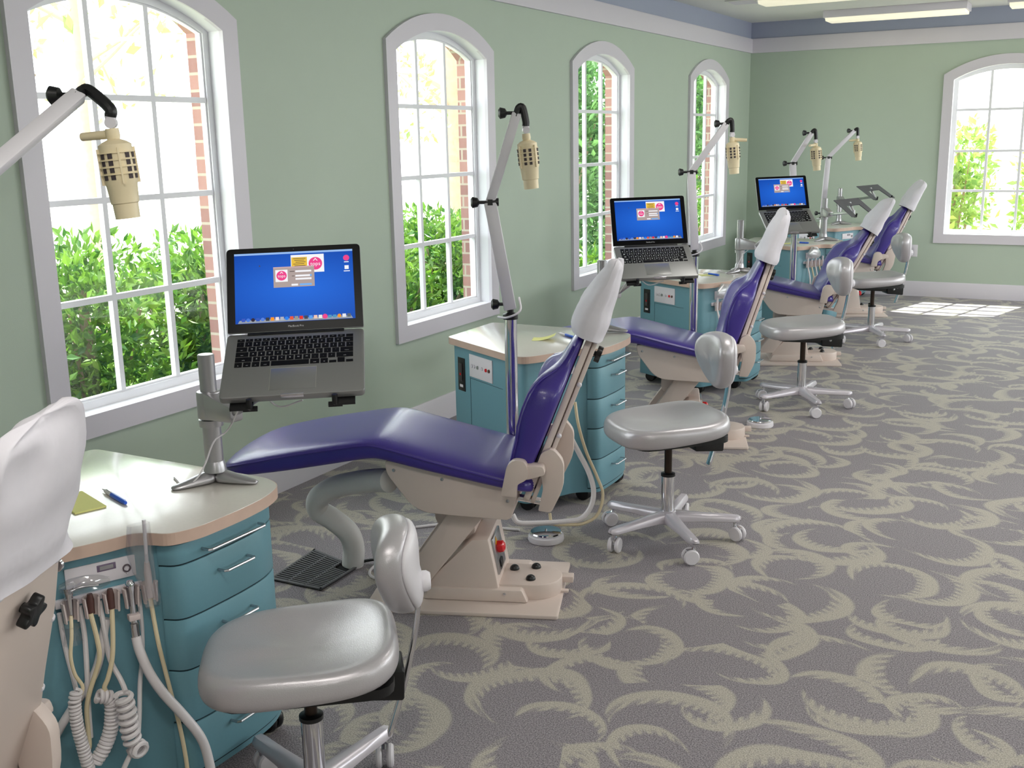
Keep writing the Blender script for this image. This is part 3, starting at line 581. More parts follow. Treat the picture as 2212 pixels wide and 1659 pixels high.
def cabinet(k, label):
    dx, yf = ST[k]; t = thing('mobile_cabinet', label, 'cabinet', (dx, yf, 0), group='teal mobile cabinets')
    g = G(); g.prism(BODY, XY, .055, .66); body = g.build('body', M_teal, t, bevel=.002)
    g = G(); inner = [(p[0] + (1.03 - p[0]) * .004, p[1] + (-.33 - p[1]) * .004) for p in TOP]; g.prism(inner, XY, .660, .6905); g.build('countertop', M_counter, t, bevel=.0015)
    g = G(); n = len(TOP)
    out = [Vector((p[0], p[1])) for p in TOP]; inn = [Vector((p[0], p[1])) for p in inner]
    for i in range(n):
        j = (i + 1) % n; vs_ = [Vector((*a, z)) for a, z in ((out[i], .6605), (out[j], .6605), (inn[j], .6605), (inn[i], .6605), (out[i], .6895), (out[j], .6895), (inn[j], .6895), (inn[i], .6895))]
        g.add(vs_, [(0, 1, 5, 4), (4, 5, 6, 7), (1, 0, 3, 2)])
    g.build('edge_band', M_edge, t, ang=40)
    # drawers on the room side, each front wraps the rounded corner of the body
    arc = [p for p in BODY if p[0] > 1.337 and p[1] < -.06]
    arc.sort(key=lambda p: atan2(p[1] + .20, p[0] - 1.2)); lv = [.656, .604, .470, .340, .205, .075]
    nr = []
    for i, p in enumerate(arc):
        a = Vector(arc[max(i - 1, 0)]); b = Vector(arc[min(i + 1, len(arc) - 1)]); d = (b - a).normalized(); nr.append(Vector((d.y, -d.x)))
    for i in range(5):
        z1, z0 = lv[i] - .0022, lv[i + 1] + .0022; g = G()
        ri = [[Vector((p[0] - q.x * .004, p[1] - q.y * .004, z)) for z in (z0, z1)] + [Vector((p[0] + q.x * .006, p[1] + q.y * .006, z)) for z in (z1, z0)] for p, q in zip(arc, nr)]
        g.loft(ri); dr = g.build('drawer', M_teal, t, bevel=.0015)
        FM = face_frame((1.398, -.36), (1.401, -.20)); g = G(); handle(g, FM, .12, z1 - .045 if i else z1 - .028, .19 if i == 0 else .10); g.build('handle', M_steel, dr)
    # dark shadow gap behind the fronts
    g = G(); ri = [[Vector((p[0] - q.x * .003, p[1] - q.y * .003, .072)), Vector((p[0] - q.x * .003, p[1] - q.y * .003, .658)), Vector((p[0] + q.x * .002, p[1] + q.y * .002, .658)), Vector((p[0] + q.x * .002, p[1] + q.y * .002, .072))] for p, q in zip(arc, nr)]
    g.loft(ri); g.build('drawer_gap', M_tealgap, t)
    # panel side towards the camera wall: master switch, outlet plate, door seam
    FM = face_frame((.68, -.405), (1.118, -.655))
    g = G(); g.box((.04, 0, .455), (.10, .004, .605), FM); sw = g.build('switch_plate', M_black, t, bevel=.001)
    g = G(); g.box((.055, .003, .50), (.083, .009, .58), FM); g.build('rocker', mat('dark_grey_plastic', (58, 54, 56), .4, noise=.03), sw, bevel=.002)
    g = G(); g.box((.066, .008, .527), (.076, .0105, .537), FM); g.build('pilot_light', M_red, sw)
    g = G(); g.box((.056, .0035, .472), (.084, .0046, .484), FM); g.build('switch_label', M_plate, sw)
    g = G(); g.box((.145, 0, .535), (.34, .004, .635), FM); pl = g.build('outlet_plate', M_plate, t, bevel=.001)
    for j, x in enumerate((.17, .19, .22, .255, .29, .315)):
        g = G(); g.lathe([(0, 0), (.008, 0), (.0075, .004), (0, .0045)], 12, axisM(FM @ Vector((x, .004, .585)), FM.to_3x3() @ Vector((0, 1, 0))))
        g.build('port', (M_trim, M_trim, M_steel, M_trim, M_red, M_brown)[j], pl)
    g = G(); g.box((.145, -.001, .075), (.1462, .0012, .53), FM); g.box((.146, -.001, .525), (.42, .0012, .5262), FM); g.build('door_seam', M_tealgap, t)
    # instrument face
    FI = face_frame((1.200, -.635), (1.252, -.53))
    g = G(); g.box((.058, 0, .583), (.216, .005, .634), FI); ip = g.build('control_plate', M_plate, t, bevel=.0015)
    g = G(); g.box((.127, .004, .611), (.169, .0062, .627), FI); g.build('slot_frame', mat('dull_violet_plastic', (120, 104, 128), .4, noise=.02), ip, bevel=.001)
    g = G(); g.box((.133, .0058, .6145), (.163, .0066, .6235), FI); g.build('slot', M_steel, ip)
    g = G(); g.lathe([(.0065, 0), (.0095, 0), (.0095, .004), (.0065, .004), (.0065, 0)], 16, axisM(FI @ Vector((.192, .004, .606)), FI.to_3x3() @ Vector((0, 1, 0)))); g.build('lock_ring', mat('lock_dull', (104, 92, 100), .4, .5, noise=.02), ip)
    g = G(); g.box((.1905, .004, .590), (.1955, .007, .604), FI); g.build('lock_tab', M_plate, ip, bevel=.001)
    # casters
    for x, y in ((.75, -.38), (1.14, -.58), (.75, -.08), (1.33, -.08), (1.30, -.36)):
        g = G()
        for s in (-1, 1): g.lathe([(0, -.01), (.03, -.01), (.034, -.004), (.034, .004), (.03, .01), (0, .01)], 16, axisM((x, y + s * .013, .034), (0, 1, 0)))
        g.tube([(x, y, .03), (x, y, .075)], .01, 8); g.build('caster', M_black, t)
    return t, FI
cbl = ['teal cabinet with coiled instrument hoses and bright sunlit top under the big window', 'teal cabinet beside the second stool, curled yellow note on top', 'teal cabinet under the middle laptop, blue pen on top', 'teal cabinet under the far laptop, hoses hanging beside the fourth chair', 'teal cabinet furthest along, by the end wall under the grey trays']
cbl[4] = 'small looking teal cabinet by the end wall, behind the fourth one'
CABS = [cabinet(k, l) for k, l in enumerate(cbl)]

# instruments resting in the holder bar: local frame x along the face, y out of it, z up (face origin = FI)
def face_world(k):
    dx, yf = ST[k]; return Matrix.Translation((dx, yf, 0)) @ face_frame((1.200, -.635), (1.252, -.53))
S0 = .157                      # distance from the face corner to the origin the hose measurements use
def fp(k, s, n, z): return face_world(k) @ Vector((s + S0 - .047 + .02, n, z))
def holder(k):
    t, FI = CABS[k]; sh = S0 - .047 + .02
    g = G(); g.box((-.10 + sh, 0, .548), (.092 + sh, .01, .568), FI); hb = g.build('instrument_holder', M_plate, t, bevel=.002)
    for s in (-.073, -.028, .016, .060, .102):
        g = G(); c = Vector((s + sh, .026, .552)); ri = []
        for z, r in ((-.032, .0165), (-.012, .0175), (.008, .0195), (.016, .020)):
            ri.append([FI @ (c + Vector((r * sin(a), -r * .9 * cos(a) + .004, z))) for a in [(-2.2 + 4.4 * q / 12) for q in range(13)]] + [FI @ (c + Vector(((r - .004) * sin(a), -(r - .004) * .9 * cos(a) + .004, z))) for a in [(2.2 - 4.4 * q / 12) for q in range(13)]])
        g.loft(ri); g.build('cup', M_holder, hb, ang=50)
def hose(pts, r, m, parent, name='hose', k=0, n=9):
    g = G(); g.tube(smooth_path([fp(k, *p) for p in pts], 6), r, n); return g.build(name, m, parent)
def coil(path, R, r, turns, m, parent, k=0):
    P = smooth_path([fp(k, *p) for p in path], 8); L = [0]
    for a, b in zip(P, P[1:]): L.append(L[-1] + (b - a).length)
    pts = []; N = turns * 14
    for i in range(N + 1):
        s = L[-1] * i / N; j = max(q for q in range(len(L)) if L[q] <= s + 1e-9); j = min(j, len(P) - 2); f = (s - L[j]) / max(1e-6, L[j + 1] - L[j])
        c = P[j].lerp(P[j + 1], f); d = (P[j + 1] - P[j]).normalized(); x = d.orthogonal().normalized() if abs(d.z) > .99 else d.cross(Vector((0, 0, 1))).normalized(); y = d.cross(x); a = 2 * pi * turns * i / N
        pts.append(c + (x * cos(a) + y * sin(a)) * R)
    g = G(); g.tube(pts, r, 7); return g.build('coiled_hose', m, parent)
def inst(name, lab, cat, k, p):
    t = thing(name, lab, cat, (0, 0, 0), group='dental instruments in the cabinet holders'); t.location = fp(k, *p); return t
def unparent_shift(t):         # children were built in world coordinates: move them into the frame of their thing
    off = t.location
    def rec(o):
        for c in o.children: 
            if c.parent == t: c.location = -off
    bpy.context.view_layer.update(); rec(t)
for k in (0, 2, 3): holder(k)
# cabinet 1: five instruments
t = inst('air_water_syringe', 'chrome syringe in a clear plastic sleeve, beside the beige chair back', 'dental instrument', 0, (-.075, .06, .56))
g = G(); g.tube([fp(0, -.073, .028, .602), fp(0, -.073, .027, .58), fp(0, -.073, .027, .53)], [.013, .009, .006], 12); body_ = g.build('handle', M_chrome, t)
g = G(); g.tube(smooth_path([fp(0, -.072, .05, .60), fp(0, -.05, .055, .606), fp(0, -.015, .06, .603)], 4), [.006] + [.0022] * 8, 8); g.build('nozzle', M_steel, t)
g = G(); rr = random.Random(3); rings = []
for s, w, h, z in ((-.092, .008, .010, .604), (-.07, .016, .018, .604), (-.04, .014, .022, .607), (-.01, .008, .018, .606), (.012, .002, .008, .604)):
    rings.append([fp(0, s, (.05 if s > -.06 else .034) + w * cos(a) + rr.uniform(-.002, .002), z + h * sin(a)) for a in [2 * pi * q / 10 for q in range(10)]])
g.loft(rings); g.build('plastic_sleeve', M_sleeve, t)
g = G(); rings = []
for z, w in ((.514, .020), (.50, .015), (.485, .018), (.47, .020)): rings.append([fp(0, -.076 + w * cos(a) + rr.uniform(-.002, .002), .036 + w * .7 * sin(a), z) for a in [2 * pi * q / 10 for q in range(10)]])
g.loft(rings, False, False); g.build('plastic_sleeve', M_sleeve, t)
hose([(-.074, .032, .535), (-.081, .05, .498), (-.090, .06, .453), (-.086, .06, .41), (-.074, .065, .379), (-.080, .07, .362)], .0042, M_hosec, t)
coil([(-.090, .078, .378), (-.097, .078, .35), (-.097, .078, .297), (-.092, .078, .252), (-.088, .078, .217), (-.084, .078, .184), (-.080, .078, .155)], .0105, .0042, 26, M_hosew, t); unparent_shift(t)
for s, lab, pth, extra in ((-.031, 'brown tipped hose in the holder, first right of the sleeved syringe', [(-.033, .034, .53), (-.028, .045, .474), (-.028, .05, .429), (-.040, .046, .39), (-.056, .044, .350), (-.066, .042, .31), (-.068, .040, .254), (-.070, .040, .215), (-.082, .040, .20), (-.088, .041, .225)], 0),
                         (.013, 'brown tipped hose in the holder, joining the thick coil below', [(.015, .029, .53), (.006, .045, .461), (-.002, .05, .414), (-.016, .055, .376), (-.026, .055, .355), (-.020, .055, .336)], 1)):
    t = inst('handpiece_hose', lab, 'dental instrument', 0, (s, .045, .545))
    g = G(); g.tube([fp(0, s + .002, .027, .574), fp(0, s + .002, .027, .56), fp(0, s + .001, .028, .528)], [.006, .0085, .008], 12); g.build('coupling', M_brown, t)
    hose(pth, .0055, M_hosec, t)
    if extra: coil([(-.044, .055, .340), (-.017, .055, .325), (-.016, .055, .287), (-.025, .055, .243), (-.045, .055, .204), (-.066, .055, .180)], .0125, .005, 20, M_hosew, t)
    unparent_shift(t)
t = inst('suction_handpiece', 'chrome suction handpiece on a thick white hose sweeping down the cabinet', 'dental instrument', 0, (.055, .06, .50))
g = G(); g.lathe([(0, 0), (.007, .0), (.0105, .006), (.011, .014), (.0085, .03), (.0075, .06), (.0085, .085), (.0095, .10), (.0115, .102), (.0115, .135), (0, .135)], 16, axisM(fp(0, .060, .027, .582), fp(0, .060, .032, .44) - fp(0, .060, .027, .582))); g.build('barrel', M_chrome, t)
g = G(); g.box((-.014, -.004, -.006), (.012, .016, .008), axisM(fp(0, .060, .030, .498), fp(0, .060, .032, .44) - fp(0, .060, .027, .582))); g.build('slide_valve', M_holder, t, bevel=.002)
hose([(.060, .032, .447), (.063, .040, .413), (.076, .055, .358), (.10, .065, .303), (.138, .078, .238), (.171, .09, .171), (.183, .095, .10), (.185, .10, .03)], .0115, M_hosew, t, n=14)
unparent_shift(t)
t = inst('saliva_ejector', 'white plastic straw standing in a clear sleeve at the holder end', 'dental instrument', 0, (.098, .06, .56))
g = G(); g.tube([fp(0, .1, .046, .726), fp(0, .1, .042, .67), fp(0, .102, .028, .61)], [.0042, .0042, .0044], 10); g.build('straw', M_white, t)
g = G(); g.tube([fp(0, .102, .028, .618), fp(0, .102, .027, .59), fp(0, .102, .027, .53)], [.006, .0085, .0075], 12); g.build('valve_body', M_holder, t)
rings = []
for z, w, s in ((.72, .026, .085), (.66, .03, .083), (.61, .026, .088), (.575, .02, .096), (.54, .021, .100), (.515, .016, .1)): rings.append([fp(0, s + w * cos(a) + rr.uniform(-.002, .002), .05 + w * .45 * sin(a), z) for a in [2 * pi * q / 12 for q in range(12)]])
g = G(); g.loft(rings, False, False); g.build('plastic_sleeve', M_sleeve, t)
hose([(.102, .027, .53), (.103, .05, .435), (.112, .05, .36), (.122, .052, .283), (.132, .058, .202), (.138, .062, .117), (.138, .064, .05)], .0052, M_hosec, t); unparent_shift(t)
# the looping hose bundle that falls behind the instruments
t = inst('hose_bundle', 'bundle of white hoses and coils hanging under the instrument holder', 'hoses', 0, (0, .03, .55))
hose([(-.007, .012, .545), (-.005, .022, .477), (-.001, .026, .406), (.012, .05, .36), (.012, .085, .345)], .006, M_hosew, t)
hose([(.081, .012, .545), (.080, .013, .453), (.074, .014, .384), (.060, .024, .324), (.045, .05, .262), (.03, .075, .215)], .0055, M_hosew, t)
hose([(.004, .012, .50), (-.024, .0125, .398), (-.053, .0125, .350), (-.097, .0125, .299), (-.131, .014, .255), (-.172, .018, .190), (-.2, .03, .12)], .010, M_hosew, t, n=12)
hose([(-.0505, .012, .545), (-.047, .014, .478), (-.053, .026, .395), (-.060, .028, .291), (-.062, .028, .23)], .006, M_hosew, t)
hose([(-.094, .012, .54), (-.09, .0125, .455), (-.08, .03, .342), (-.083, .03, .28), (-.088, .03, .25)], .0055, M_hosew, t)
coil([(.004, .092, .345), (.008, .095, .299), (.009, .095, .258), (.013, .095, .225)], .016, .0065, 7, M_hosew, t)
coil([(.020, .085, .205), (.026, .108, .202)], .017, .0065, 2, M_hosew, t)
hose([(.012, .09, .20), (-.01, .085, .16), (-.03, .08, .11), (-.045, .07, .04)], .006, M_hosew, t); unparent_shift(t)
# the cabinets further along show a covered syringe and a few hanging hoses
for k, lab in ((2, 'white covered instruments and hoses on the third cabinet, half behind the chair back'), (3, 'white covered instruments with five hanging hoses on the fourth cabinet')):
    t = inst('covered_instruments', lab, 'dental instruments', k, (0, .05, .55)); rr = random.Random(k)
    g = G(); rings = []
    for s, w, h, z in ((-.10, .01, .015, .632), (-.06, .028, .045, .642), (-.01, .026, .045, .636), (.03, .012, .025, .62)): rings.append([fp(k, s, .055 + w * cos(a), z + h * sin(a)) for a in [2 * pi * q / 10 for q in range(10)]])
    g.loft(rings); g.build('plastic_cover', glassy('milky_sleeve', (.8, .8, .82), .35, .3), t)
    for j, s in enumerate((-.075, -.03, .015, .06, .1)):
        g = G(); g.tube([fp(k, s + .002, .027, .60 - .02 * (j % 2)), fp(k, s + .002, .027, .53)], [.008, .007], 10); g.build('handpiece', M_white, t)
        hose([(s + .002, .027, .53), (s + .01, .05, .42), (s - .004 + .01 * (j % 3), .055, .30), (s + .006, .05, .2)], .006, M_hosec if j % 2 else M_hosew, t, k=k)
    unparent_shift(t)
# hoses that hang in loops behind the second chair
def loose_hose(name, lab, pts, r, m, n=10):
    t = thing(name, lab, 'hose', pts[0]); g = G(); g.tube(smooth_path([Vector(p) - Vector(pts[0]) for p in pts], 8), r, n); g.build('tube', m, t); return t

# ------------------------------------------------------------------ laptop stands
LAP = [((1.503, 1.998, 1.094), 34.465, 28.0, .954), ((1.496, 4.356, 1.079), 32, 28.8, .90), ((1.452, 6.733, 1.073), 33.8, 31.5, .93)]
def stand(p, label, ztop, zcol, target, tray=False, tray_rot=None):
    t = thing('laptop_stand', label, 'laptop stand', (p[0], p[1], .69), group='silver laptop arm stands')
    # splayed foot: three blades
    for k, a in enumerate((radians(-115), radians(15), radians(130))):
        d = Vector((cos(a), sin(a), 0)); s = Vector((-sin(a), cos(a), 0)); rings = []
        for r, w, z in ((.0, .026, .040), (.03, .026, .034), (.07, .022, .022), (.105, .017, .014), (.12, .010, .010)):
            rings.append([d * r + s * x + Vector((0, 0, q)) for x, q in ((-w, .0005), (-w, z * .45), (-w * .45, z), (w * .45, z), (w, z * .45), (w, .0005))])
        g = G(); g.loft(rings); g.build('foot', M_silver, t, subsurf=1)
    g = G(); g.lathe([(0, .03), (.03, .03), (.027, .05), (.024, .058), (0, .058)], 24); g.build('foot_collar', M_silver, t)
    g = G(); g.lathe([(0, .035), (.0235, .035), (.0235, zcol - .055 - .69), (0, zcol - .055 - .69)], 24); g.build('lower_post', M_silver, t)
    g = G(); g.lathe([(0, zcol - .10 - .69), (.021, zcol - .10 - .69), (.021, ztop - .69 - .002), (.019, ztop - .69), (0, ztop - .69)], 24); g.build('upper_post', M_silver, t)
    z = zcol - .69
    g = G(); g.lathe([(0, z - .058), (.030, z - .058), (.031, z - .042), (.031, z - .04), (0, z - .04)], 24); g.build('clamp_ring', M_silver, t)
    T = Vector(target) - Vector((p[0], p[1], .69)); h = Vector((T.x, T.y, 0)); hd = h.normalized(); hs = Vector((-hd.y, hd.x, 0))
    g = G(); g.lathe([(0, z - .038), (.032, z - .038), (.032, z + .035), (0, z + .035)], 24); 
    rings = []
    for f, w, zz, hh in ((.012, .03, z, .036), (.07, .024, z - .008, .027), (.11, .02, z - .012, .02)):
        rings.append([hd * f + hs * x + Vector((0, 0, zz + q)) for x, q in ((-w, -hh), (w, -hh), (w, hh), (-w, hh))])
    g.loft(rings); g.build('arm_clamp', M_silver, t, bevel=.006)
    g = G(); a0 = hd * .095 + Vector((0, 0, z - .012)); a1 = T + Vector((0, 0, -.045))
    rings = []
    for f in (0, .3, .7, 1):
        c = a0.lerp(a1, f); rings.append([c + hs * x + Vector((0, 0, q)) for x, q in ((-.014, -.011), (.014, -.011), (.014, .011), (-.014, .011))])
    g.loft(rings); g.build('arm', M_steel, t, bevel=.005)
    g = G(); g.tube([a1 + Vector((0, 0, -.018)), a1 + Vector((0, 0, .018))], .018, 16); g.build('pivot', M_steel, t)
    return t, a1
POST = [(1.211, 1.987), (1.242, 4.412), (1.185, 6.713)]
stl = ['silver arm stand on the sunlit countertop holding the large looking laptop', 'silver arm stand partly hidden by the headrest cover, holding the middle laptop', 'silver arm stand holding the far laptop, post beside the fourth window']
def lap_matrix(c, rz, rx, ry=-1.0): return Matrix.Translation(Vector(c)) @ Matrix.Rotation(radians(rz), 4, 'Z') @ Matrix.Rotation(radians(ry), 4, 'Y') @ Matrix.Rotation(radians(rx), 4, 'X')
M_scr = {}
def screen_mat(nm, col, e=1.0):
    return mat('screen_' + nm, (6, 6, 8), .4, emit=col, estr=e, noise=.0, spec=.08)
def tray_at(t, LM, inv, empty=False):
    q = inv @ LM
    def pt(x, y, z): return q @ Vector((x, y, z))
    f = lambda p, z: pt(p[0], p[1], z)
    g = G()
    pl = rounded([(-.14, -.03), (-.14, -.245), (-.085, -.245), (-.075, -.11), (.075, -.11), (.085, -.245), (.14, -.245), (.14, -.03)], [.02, .01, .01, .03, .03, .01, .01, .02], 3)
    # a U-shaped tray split in three convex runs
    for poly in ([(-.14, -.03), (-.14, -.245), (-.09, -.245), (-.075, -.11), (-.075, -.03)], [(.14, -.03), (.14, -.245), (.09, -.245), (.075, -.11), (.075, -.03)], [(-.075, -.03), (-.075, -.11), (.075, -.11), (.075, -.03)]):
        g.prism(poly, f, -.012, -.006)
    g.build('tray', mat('tray_grey', (92, 92, 98), .45, .2, noise=.03) if empty else M_black, t)
    for x in (-.095, .095):
        g = G(); g.tube([pt(x, -.238, -.012), pt(x, -.2315 - .012, -.004), pt(x, -.2365, .014)], [.006, .007, .0065], 10); g.box((x - .016, -.243, -.018), (x + .016, -.232, -.011), q); g.build('hook', M_black, t)
for k in range(3):
    c, rz, rx, la = LAP[k]; LM = lap_matrix(c, rz, rx); ctr = LM @ Vector((-.03, -.07, -.012))
    t, a1 = stand(POST[k], stl[k], (1.03, 1.013, 1.021)[k], (.90, .885, .872)[k] , ctr)
    tray_at(t, LM, Matrix.Translation((-POST[k][0], -POST[k][1], -.69)))
    g = G(); p0 = a1 + Vector((0, 0, .02)); p1 = Matrix.Translation((-POST[k][0], -POST[k][1], -.69)) @ LM @ Vector((-.03, -.07, -.016)); g.tube([a1, p1], .012, 12); g.build('tilt_joint', M_steel, t)
    # power cord
    o = Vector((POST[k][0], POST[k][1], .69)); iv = Matrix.Translation(-o); s = iv @ LM @ Vector((.02, -.21, -.016)); e = iv @ LM @ Vector((-.10, -.15, -.03))
    t2 = t
    g = G(); g.tube(smooth_path([s + Vector((0, 0, -.004)), (s + e) / 2 + Vector((0, 0, -.03)), e, Vector((.07, -.01, .155)), Vector((.032, -.028, .12)), Vector((.005, -.038, .06)), Vector((-.01, -.06, .022)), Vector((-.04, -.075, .004)), Vector((-.12, -.03, .003))], 6), .0022, 6); g.build('power_cord', M_white, t2)
for (p, lab, cx_, rz, rx) in (((1.21, 8.96), 'silver arm stand with empty grey tray, above the fourth chair headrest', (1.43, 8.59, 1.07), 62, 33), ((.98, 10.62), 'silver arm stand with empty black tray, against the end wall', (1.35, 9.84, 1.115), 62, 30)):
    LM = lap_matrix(cx_, rz, rx); ctr = LM @ Vector((0, -.12, -.012)); t, a1 = stand(p, lab, 1.03, .92, ctr, True); iv = Matrix.Translation((-p[0], -p[1], -.69)); tray_at(t, LM, iv, True)
    g = G(); g.tube([a1, iv @ LM @ Vector((0, -.07, -.012))], .014, 12); g.build('tilt_joint', M_steel, t)

# ------------------------------------------------------------------ laptops
def laptop(k, label):
    c, rz, rx, la = LAP[k]; LM = lap_matrix(c, rz, rx)
    t = bpy.data.objects.new('laptop', None); COL.objects.link(t); t.matrix_world = LM; tag(t, label, 'laptop', 'open silver laptops')
    w, bd = .325, .227; I = Matrix.Identity(4)
    g = G(); g.prism(rounded([(-w / 2, -bd), (w / 2, -bd), (w / 2, .004), (-w / 2, .004)], .012, 5), XY, -.0045, .0125); base = g.build('base', M_alu, t, bevel=.0025)
    # hinge bar between the shoulders, palm notch, trackpad
    g = G(); g.box((-.115, -.004, .0115), (.115, .006, .0145)); g.build('hinge', M_black, base, bevel=.002)
    g = G(); g.box((-.026, -bd - .0008, .004), (.026, -bd + .004, .0135)); g.build('lid_notch', mat('polished_aluminium', (214, 210, 216), .2, .9, noise=.01), base, bevel=.001)
    tm = mat('trackpad_aluminium', (158, 158, 158), .3, .7, noise=.01)
    g = G(); g.box((-.0525, -.208, .0122), (.0525, -.132, .0132)); g.build('trackpad', tm, base, bevel=.0006)
    g = G(); g.box((-.0525, -.132, .0122), (.0525, -.1312, .0135)); g.box((-.0525, -.208, .0122), (-.0521, -.132, .0134)); g.box((.0521, -.208, .0122), (.0525, -.132, .0134)); g.build('trackpad_gap', mat('gap_light', (214, 212, 200), .3, .5, noise=.01), base)
    # keyboard: six rows of separate keycaps
    g = G(); lg = G(); kw = .273; x0 = -kw / 2; gap = .0032
    rows = [(.0085, [1] * 14), (.0158, [1] * 13 + [1.55]), (.0158, [1.55] + [1] * 13), (.0158, [1.8] + [1] * 11 + [1.85]), (.0158, [2.35] + [1] * 10 + [2.4]), (.0158, [1, 1, 1, 1.25, 5.2, 1.25, 1, .98, .98, .98])]
    legends = ['', "`1234567890-=", 'QWERTYUIOP[]\\', "ASDFGHJKL;'", 'ZXCVBNM,./', '']
    y = -.0175
    for ri, (hh, ws) in enumerate(rows):
        tot = sum(ws); u = (kw - gap * (len(ws) - 1)) / tot; x = x0; li = 0
        for wi, q in enumerate(ws):
            kwid = q * u
            if ri == 5 and wi >= 7:
                if wi == 8: parts = [(y - hh * .47, y), (y - hh, y - hh * .53)]
                else: parts = [(y - hh, y - hh * .53)]
                for (ya, yb) in parts: g.box((x, ya, .0122), (x + kwid, yb, .0138))
            else:
                g.box((x, y - hh, .0122), (x + kwid, y, .0138))
                s_ = None
                if ri == 0: s_ = ('esc' if wi == 0 else 'F%d' % wi if wi < 13 else None); sz = .0032
                elif ri == 1: s_ = legends[1][wi] if wi < 13 else 'delete'; sz = .006
                elif ri == 2: s_ = 'tab' if wi == 0 else legends[2][wi - 1]; sz = .006
                elif ri == 3: s_ = 'caps' if wi == 0 else ('return' if wi == 12 else legends[3][wi - 1]); sz = .006
                elif ri == 4: s_ = 'shift' if wi in (0, 11) else legends[4][wi - 1]; sz = .006
                else: s_ = ('fn', 'ctrl', 'alt', 'cmd', None, 'cmd', 'alt')[wi]; sz = .004
                if s_ and k == 0:
                    if len(s_) > 1: sz = min(sz, .0038)
                    vs_, fs = LET(s_); cx_ = x + kwid / 2; cy_ = y - hh / 2
                    if len(s_) > 1 and ri: cy_ = y - hh * .72
                    lg.add([Vector((cx_ + v.x * sz, cy_ + v.y * sz, .01392)) for v in vs_], fs)
                elif s_ and ri and k:
                    lg.box((x + kwid * .35, y - hh * .62, .01382), (x + kwid * .62, y - hh * .4, .01392))
            x += kwid + gap
        y -= hh + gap
    kb = g.build('keyboard', M_key, base, ang=60); lg.build('key_legend', mat('legend_white', (236, 238, 240), .5, noise=.0), kb)
    # lid
    HM = Matrix.Translation((0, .002, .0125)) @ Matrix.Rotation(pi / 2 - la, 4, 'X')
    # lid local: x right, y up along the lid, z towards the viewer
    def lidM(x, y_, z): return HM @ Vector((x, y_, z))
    HM = Matrix.Translation((0, .002, .010)) @ Matrix(((1, 0, 0, 0), (0, sin(la), -cos(la), 0), (0, cos(la), sin(la), 0), (0, 0, 0, 1)))
    lh = .222; fl = lambda p, z: lidM(p[0], p[1], z)
    g = G(); g.prism(rounded([(-w / 2, .006), (w / 2, .006), (w / 2, lh), (-w / 2, lh)], [.004, .004, .012, .012], 5), fl, -.0062, -.0004); lid = g.build('lid', M_alu, t, bevel=.0012)
    g = G(); g.prism(rounded([(-w / 2 + .001, .007), (w / 2 - .001, .007), (w / 2 - .001, lh - .001), (-w / 2 + .001, lh - .001)], [.003, .003, .011, .011], 5), fl, -.0006, .0004); bez = g.build('bezel', mat('bezel_gloss_black', (9, 9, 11), .3, noise=.02, spec=.12), lid)
    sw, sy0, sy1 = .2865 / 2, .029, .208
    SX = lambda fx: -sw + 2 * sw * fx; SY = lambda fy: sy1 - (sy1 - sy0) * fy          # fractions from the top left
    def rect(g_, fx0, fy0, fx1, fy1, z): g_.prism([(SX(fx0), SY(fy1)), (SX(fx1), SY(fy1)), (SX(fx1), SY(fy0)), (SX(fx0), SY(fy0))], fl, z - .00004, z)
    def disc(g_, fx, fy, r, z, n=24): g_.prism([(SX(fx) + r * cos(2 * pi * q / n), SY(fy) + r * sin(2 * pi * q / n)) for q in range(n)], fl, z - .00004, z)
    def words_(g_, s_, fx, fy, size, z):
        vs_, fs = LET(s_); g_.add([lidM(SX(fx) + v.x * size, SY(fy) + v.y * size, z) for v in vs_], fs)
    g = G(); g.prism([(-sw, sy0), (sw, sy0), (sw, sy1), (-sw, sy1)], fl, .0002, .0006); scr = g.build('screen', SCR_BLUE, lid)
    g = G(); rect(g, 0, 0, 1, .028, .00072); g.build('menu_bar', screen_mat('menubar', (150, 188, 240)), scr)
    def fwin(name, m, fn):
        q = G(); fn(q); return q.build(name, m, scr)
    S_pink = screen_mat('pink', (238, 70, 140)); S_white = screen_mat('white', (246, 246, 250)); S_tan = screen_mat('tan', (176, 160, 156)); S_yel = screen_mat('yellow', (232, 190, 66)); S_dkt = screen_mat('text_dark', (80, 70, 70)); S_btn = screen_mat('button_blue', (120, 180, 244))
    def logo(fx, fy, r, z):
        def f(q):
            disc(q, fx, fy, r, z)
        fwin('logo_disc', S_pink, f)
        def f2(q):
            words_(q, 'tops', fx, fy + .006, r * .84, z + .00008)
            for dx_ in (0,):
                q.prism([(SX(fx) - r * .35, SY(fy) + r * .42), (SX(fx) - r * .22, SY(fy) + r * .42), (SX(fx) + .0, SY(fy) + r * .68), (SX(fx) + r * .22, SY(fy) + r * .42), (SX(fx) + r * .35, SY(fy) + r * .42), (SX(fx), SY(fy) + r * .86)][0:3] + [(SX(fx), SY(fy) + r * .86)], fl, z, z + .00008)
                q.prism([(SX(fx), SY(fy) + r * .68), (SX(fx) + r * .22, SY(fy) + r * .42), (SX(fx) + r * .35, SY(fy) + r * .42), (SX(fx), SY(fy) + r * .86)], fl, z, z + .00008)
        fwin('logo_lettering', S_white, f2)
    fwin('splash_window', S_white, lambda q: rect(q, .475, .05, .755, .31, .0008))
    fwin('splash_note', S_yel, lambda q: rect(q, .48, .085, .612, .305, .0009))
    def nl(q):
        for i in range(7): rect(q, .495 + .01 * (i % 3), .10 + .026 * i, .60 - .012 * (i % 2), .108 + .026 * i, .00098)
    fwin('splash_text', S_dkt, nl); logo(.682, .185, .0165, .00095)
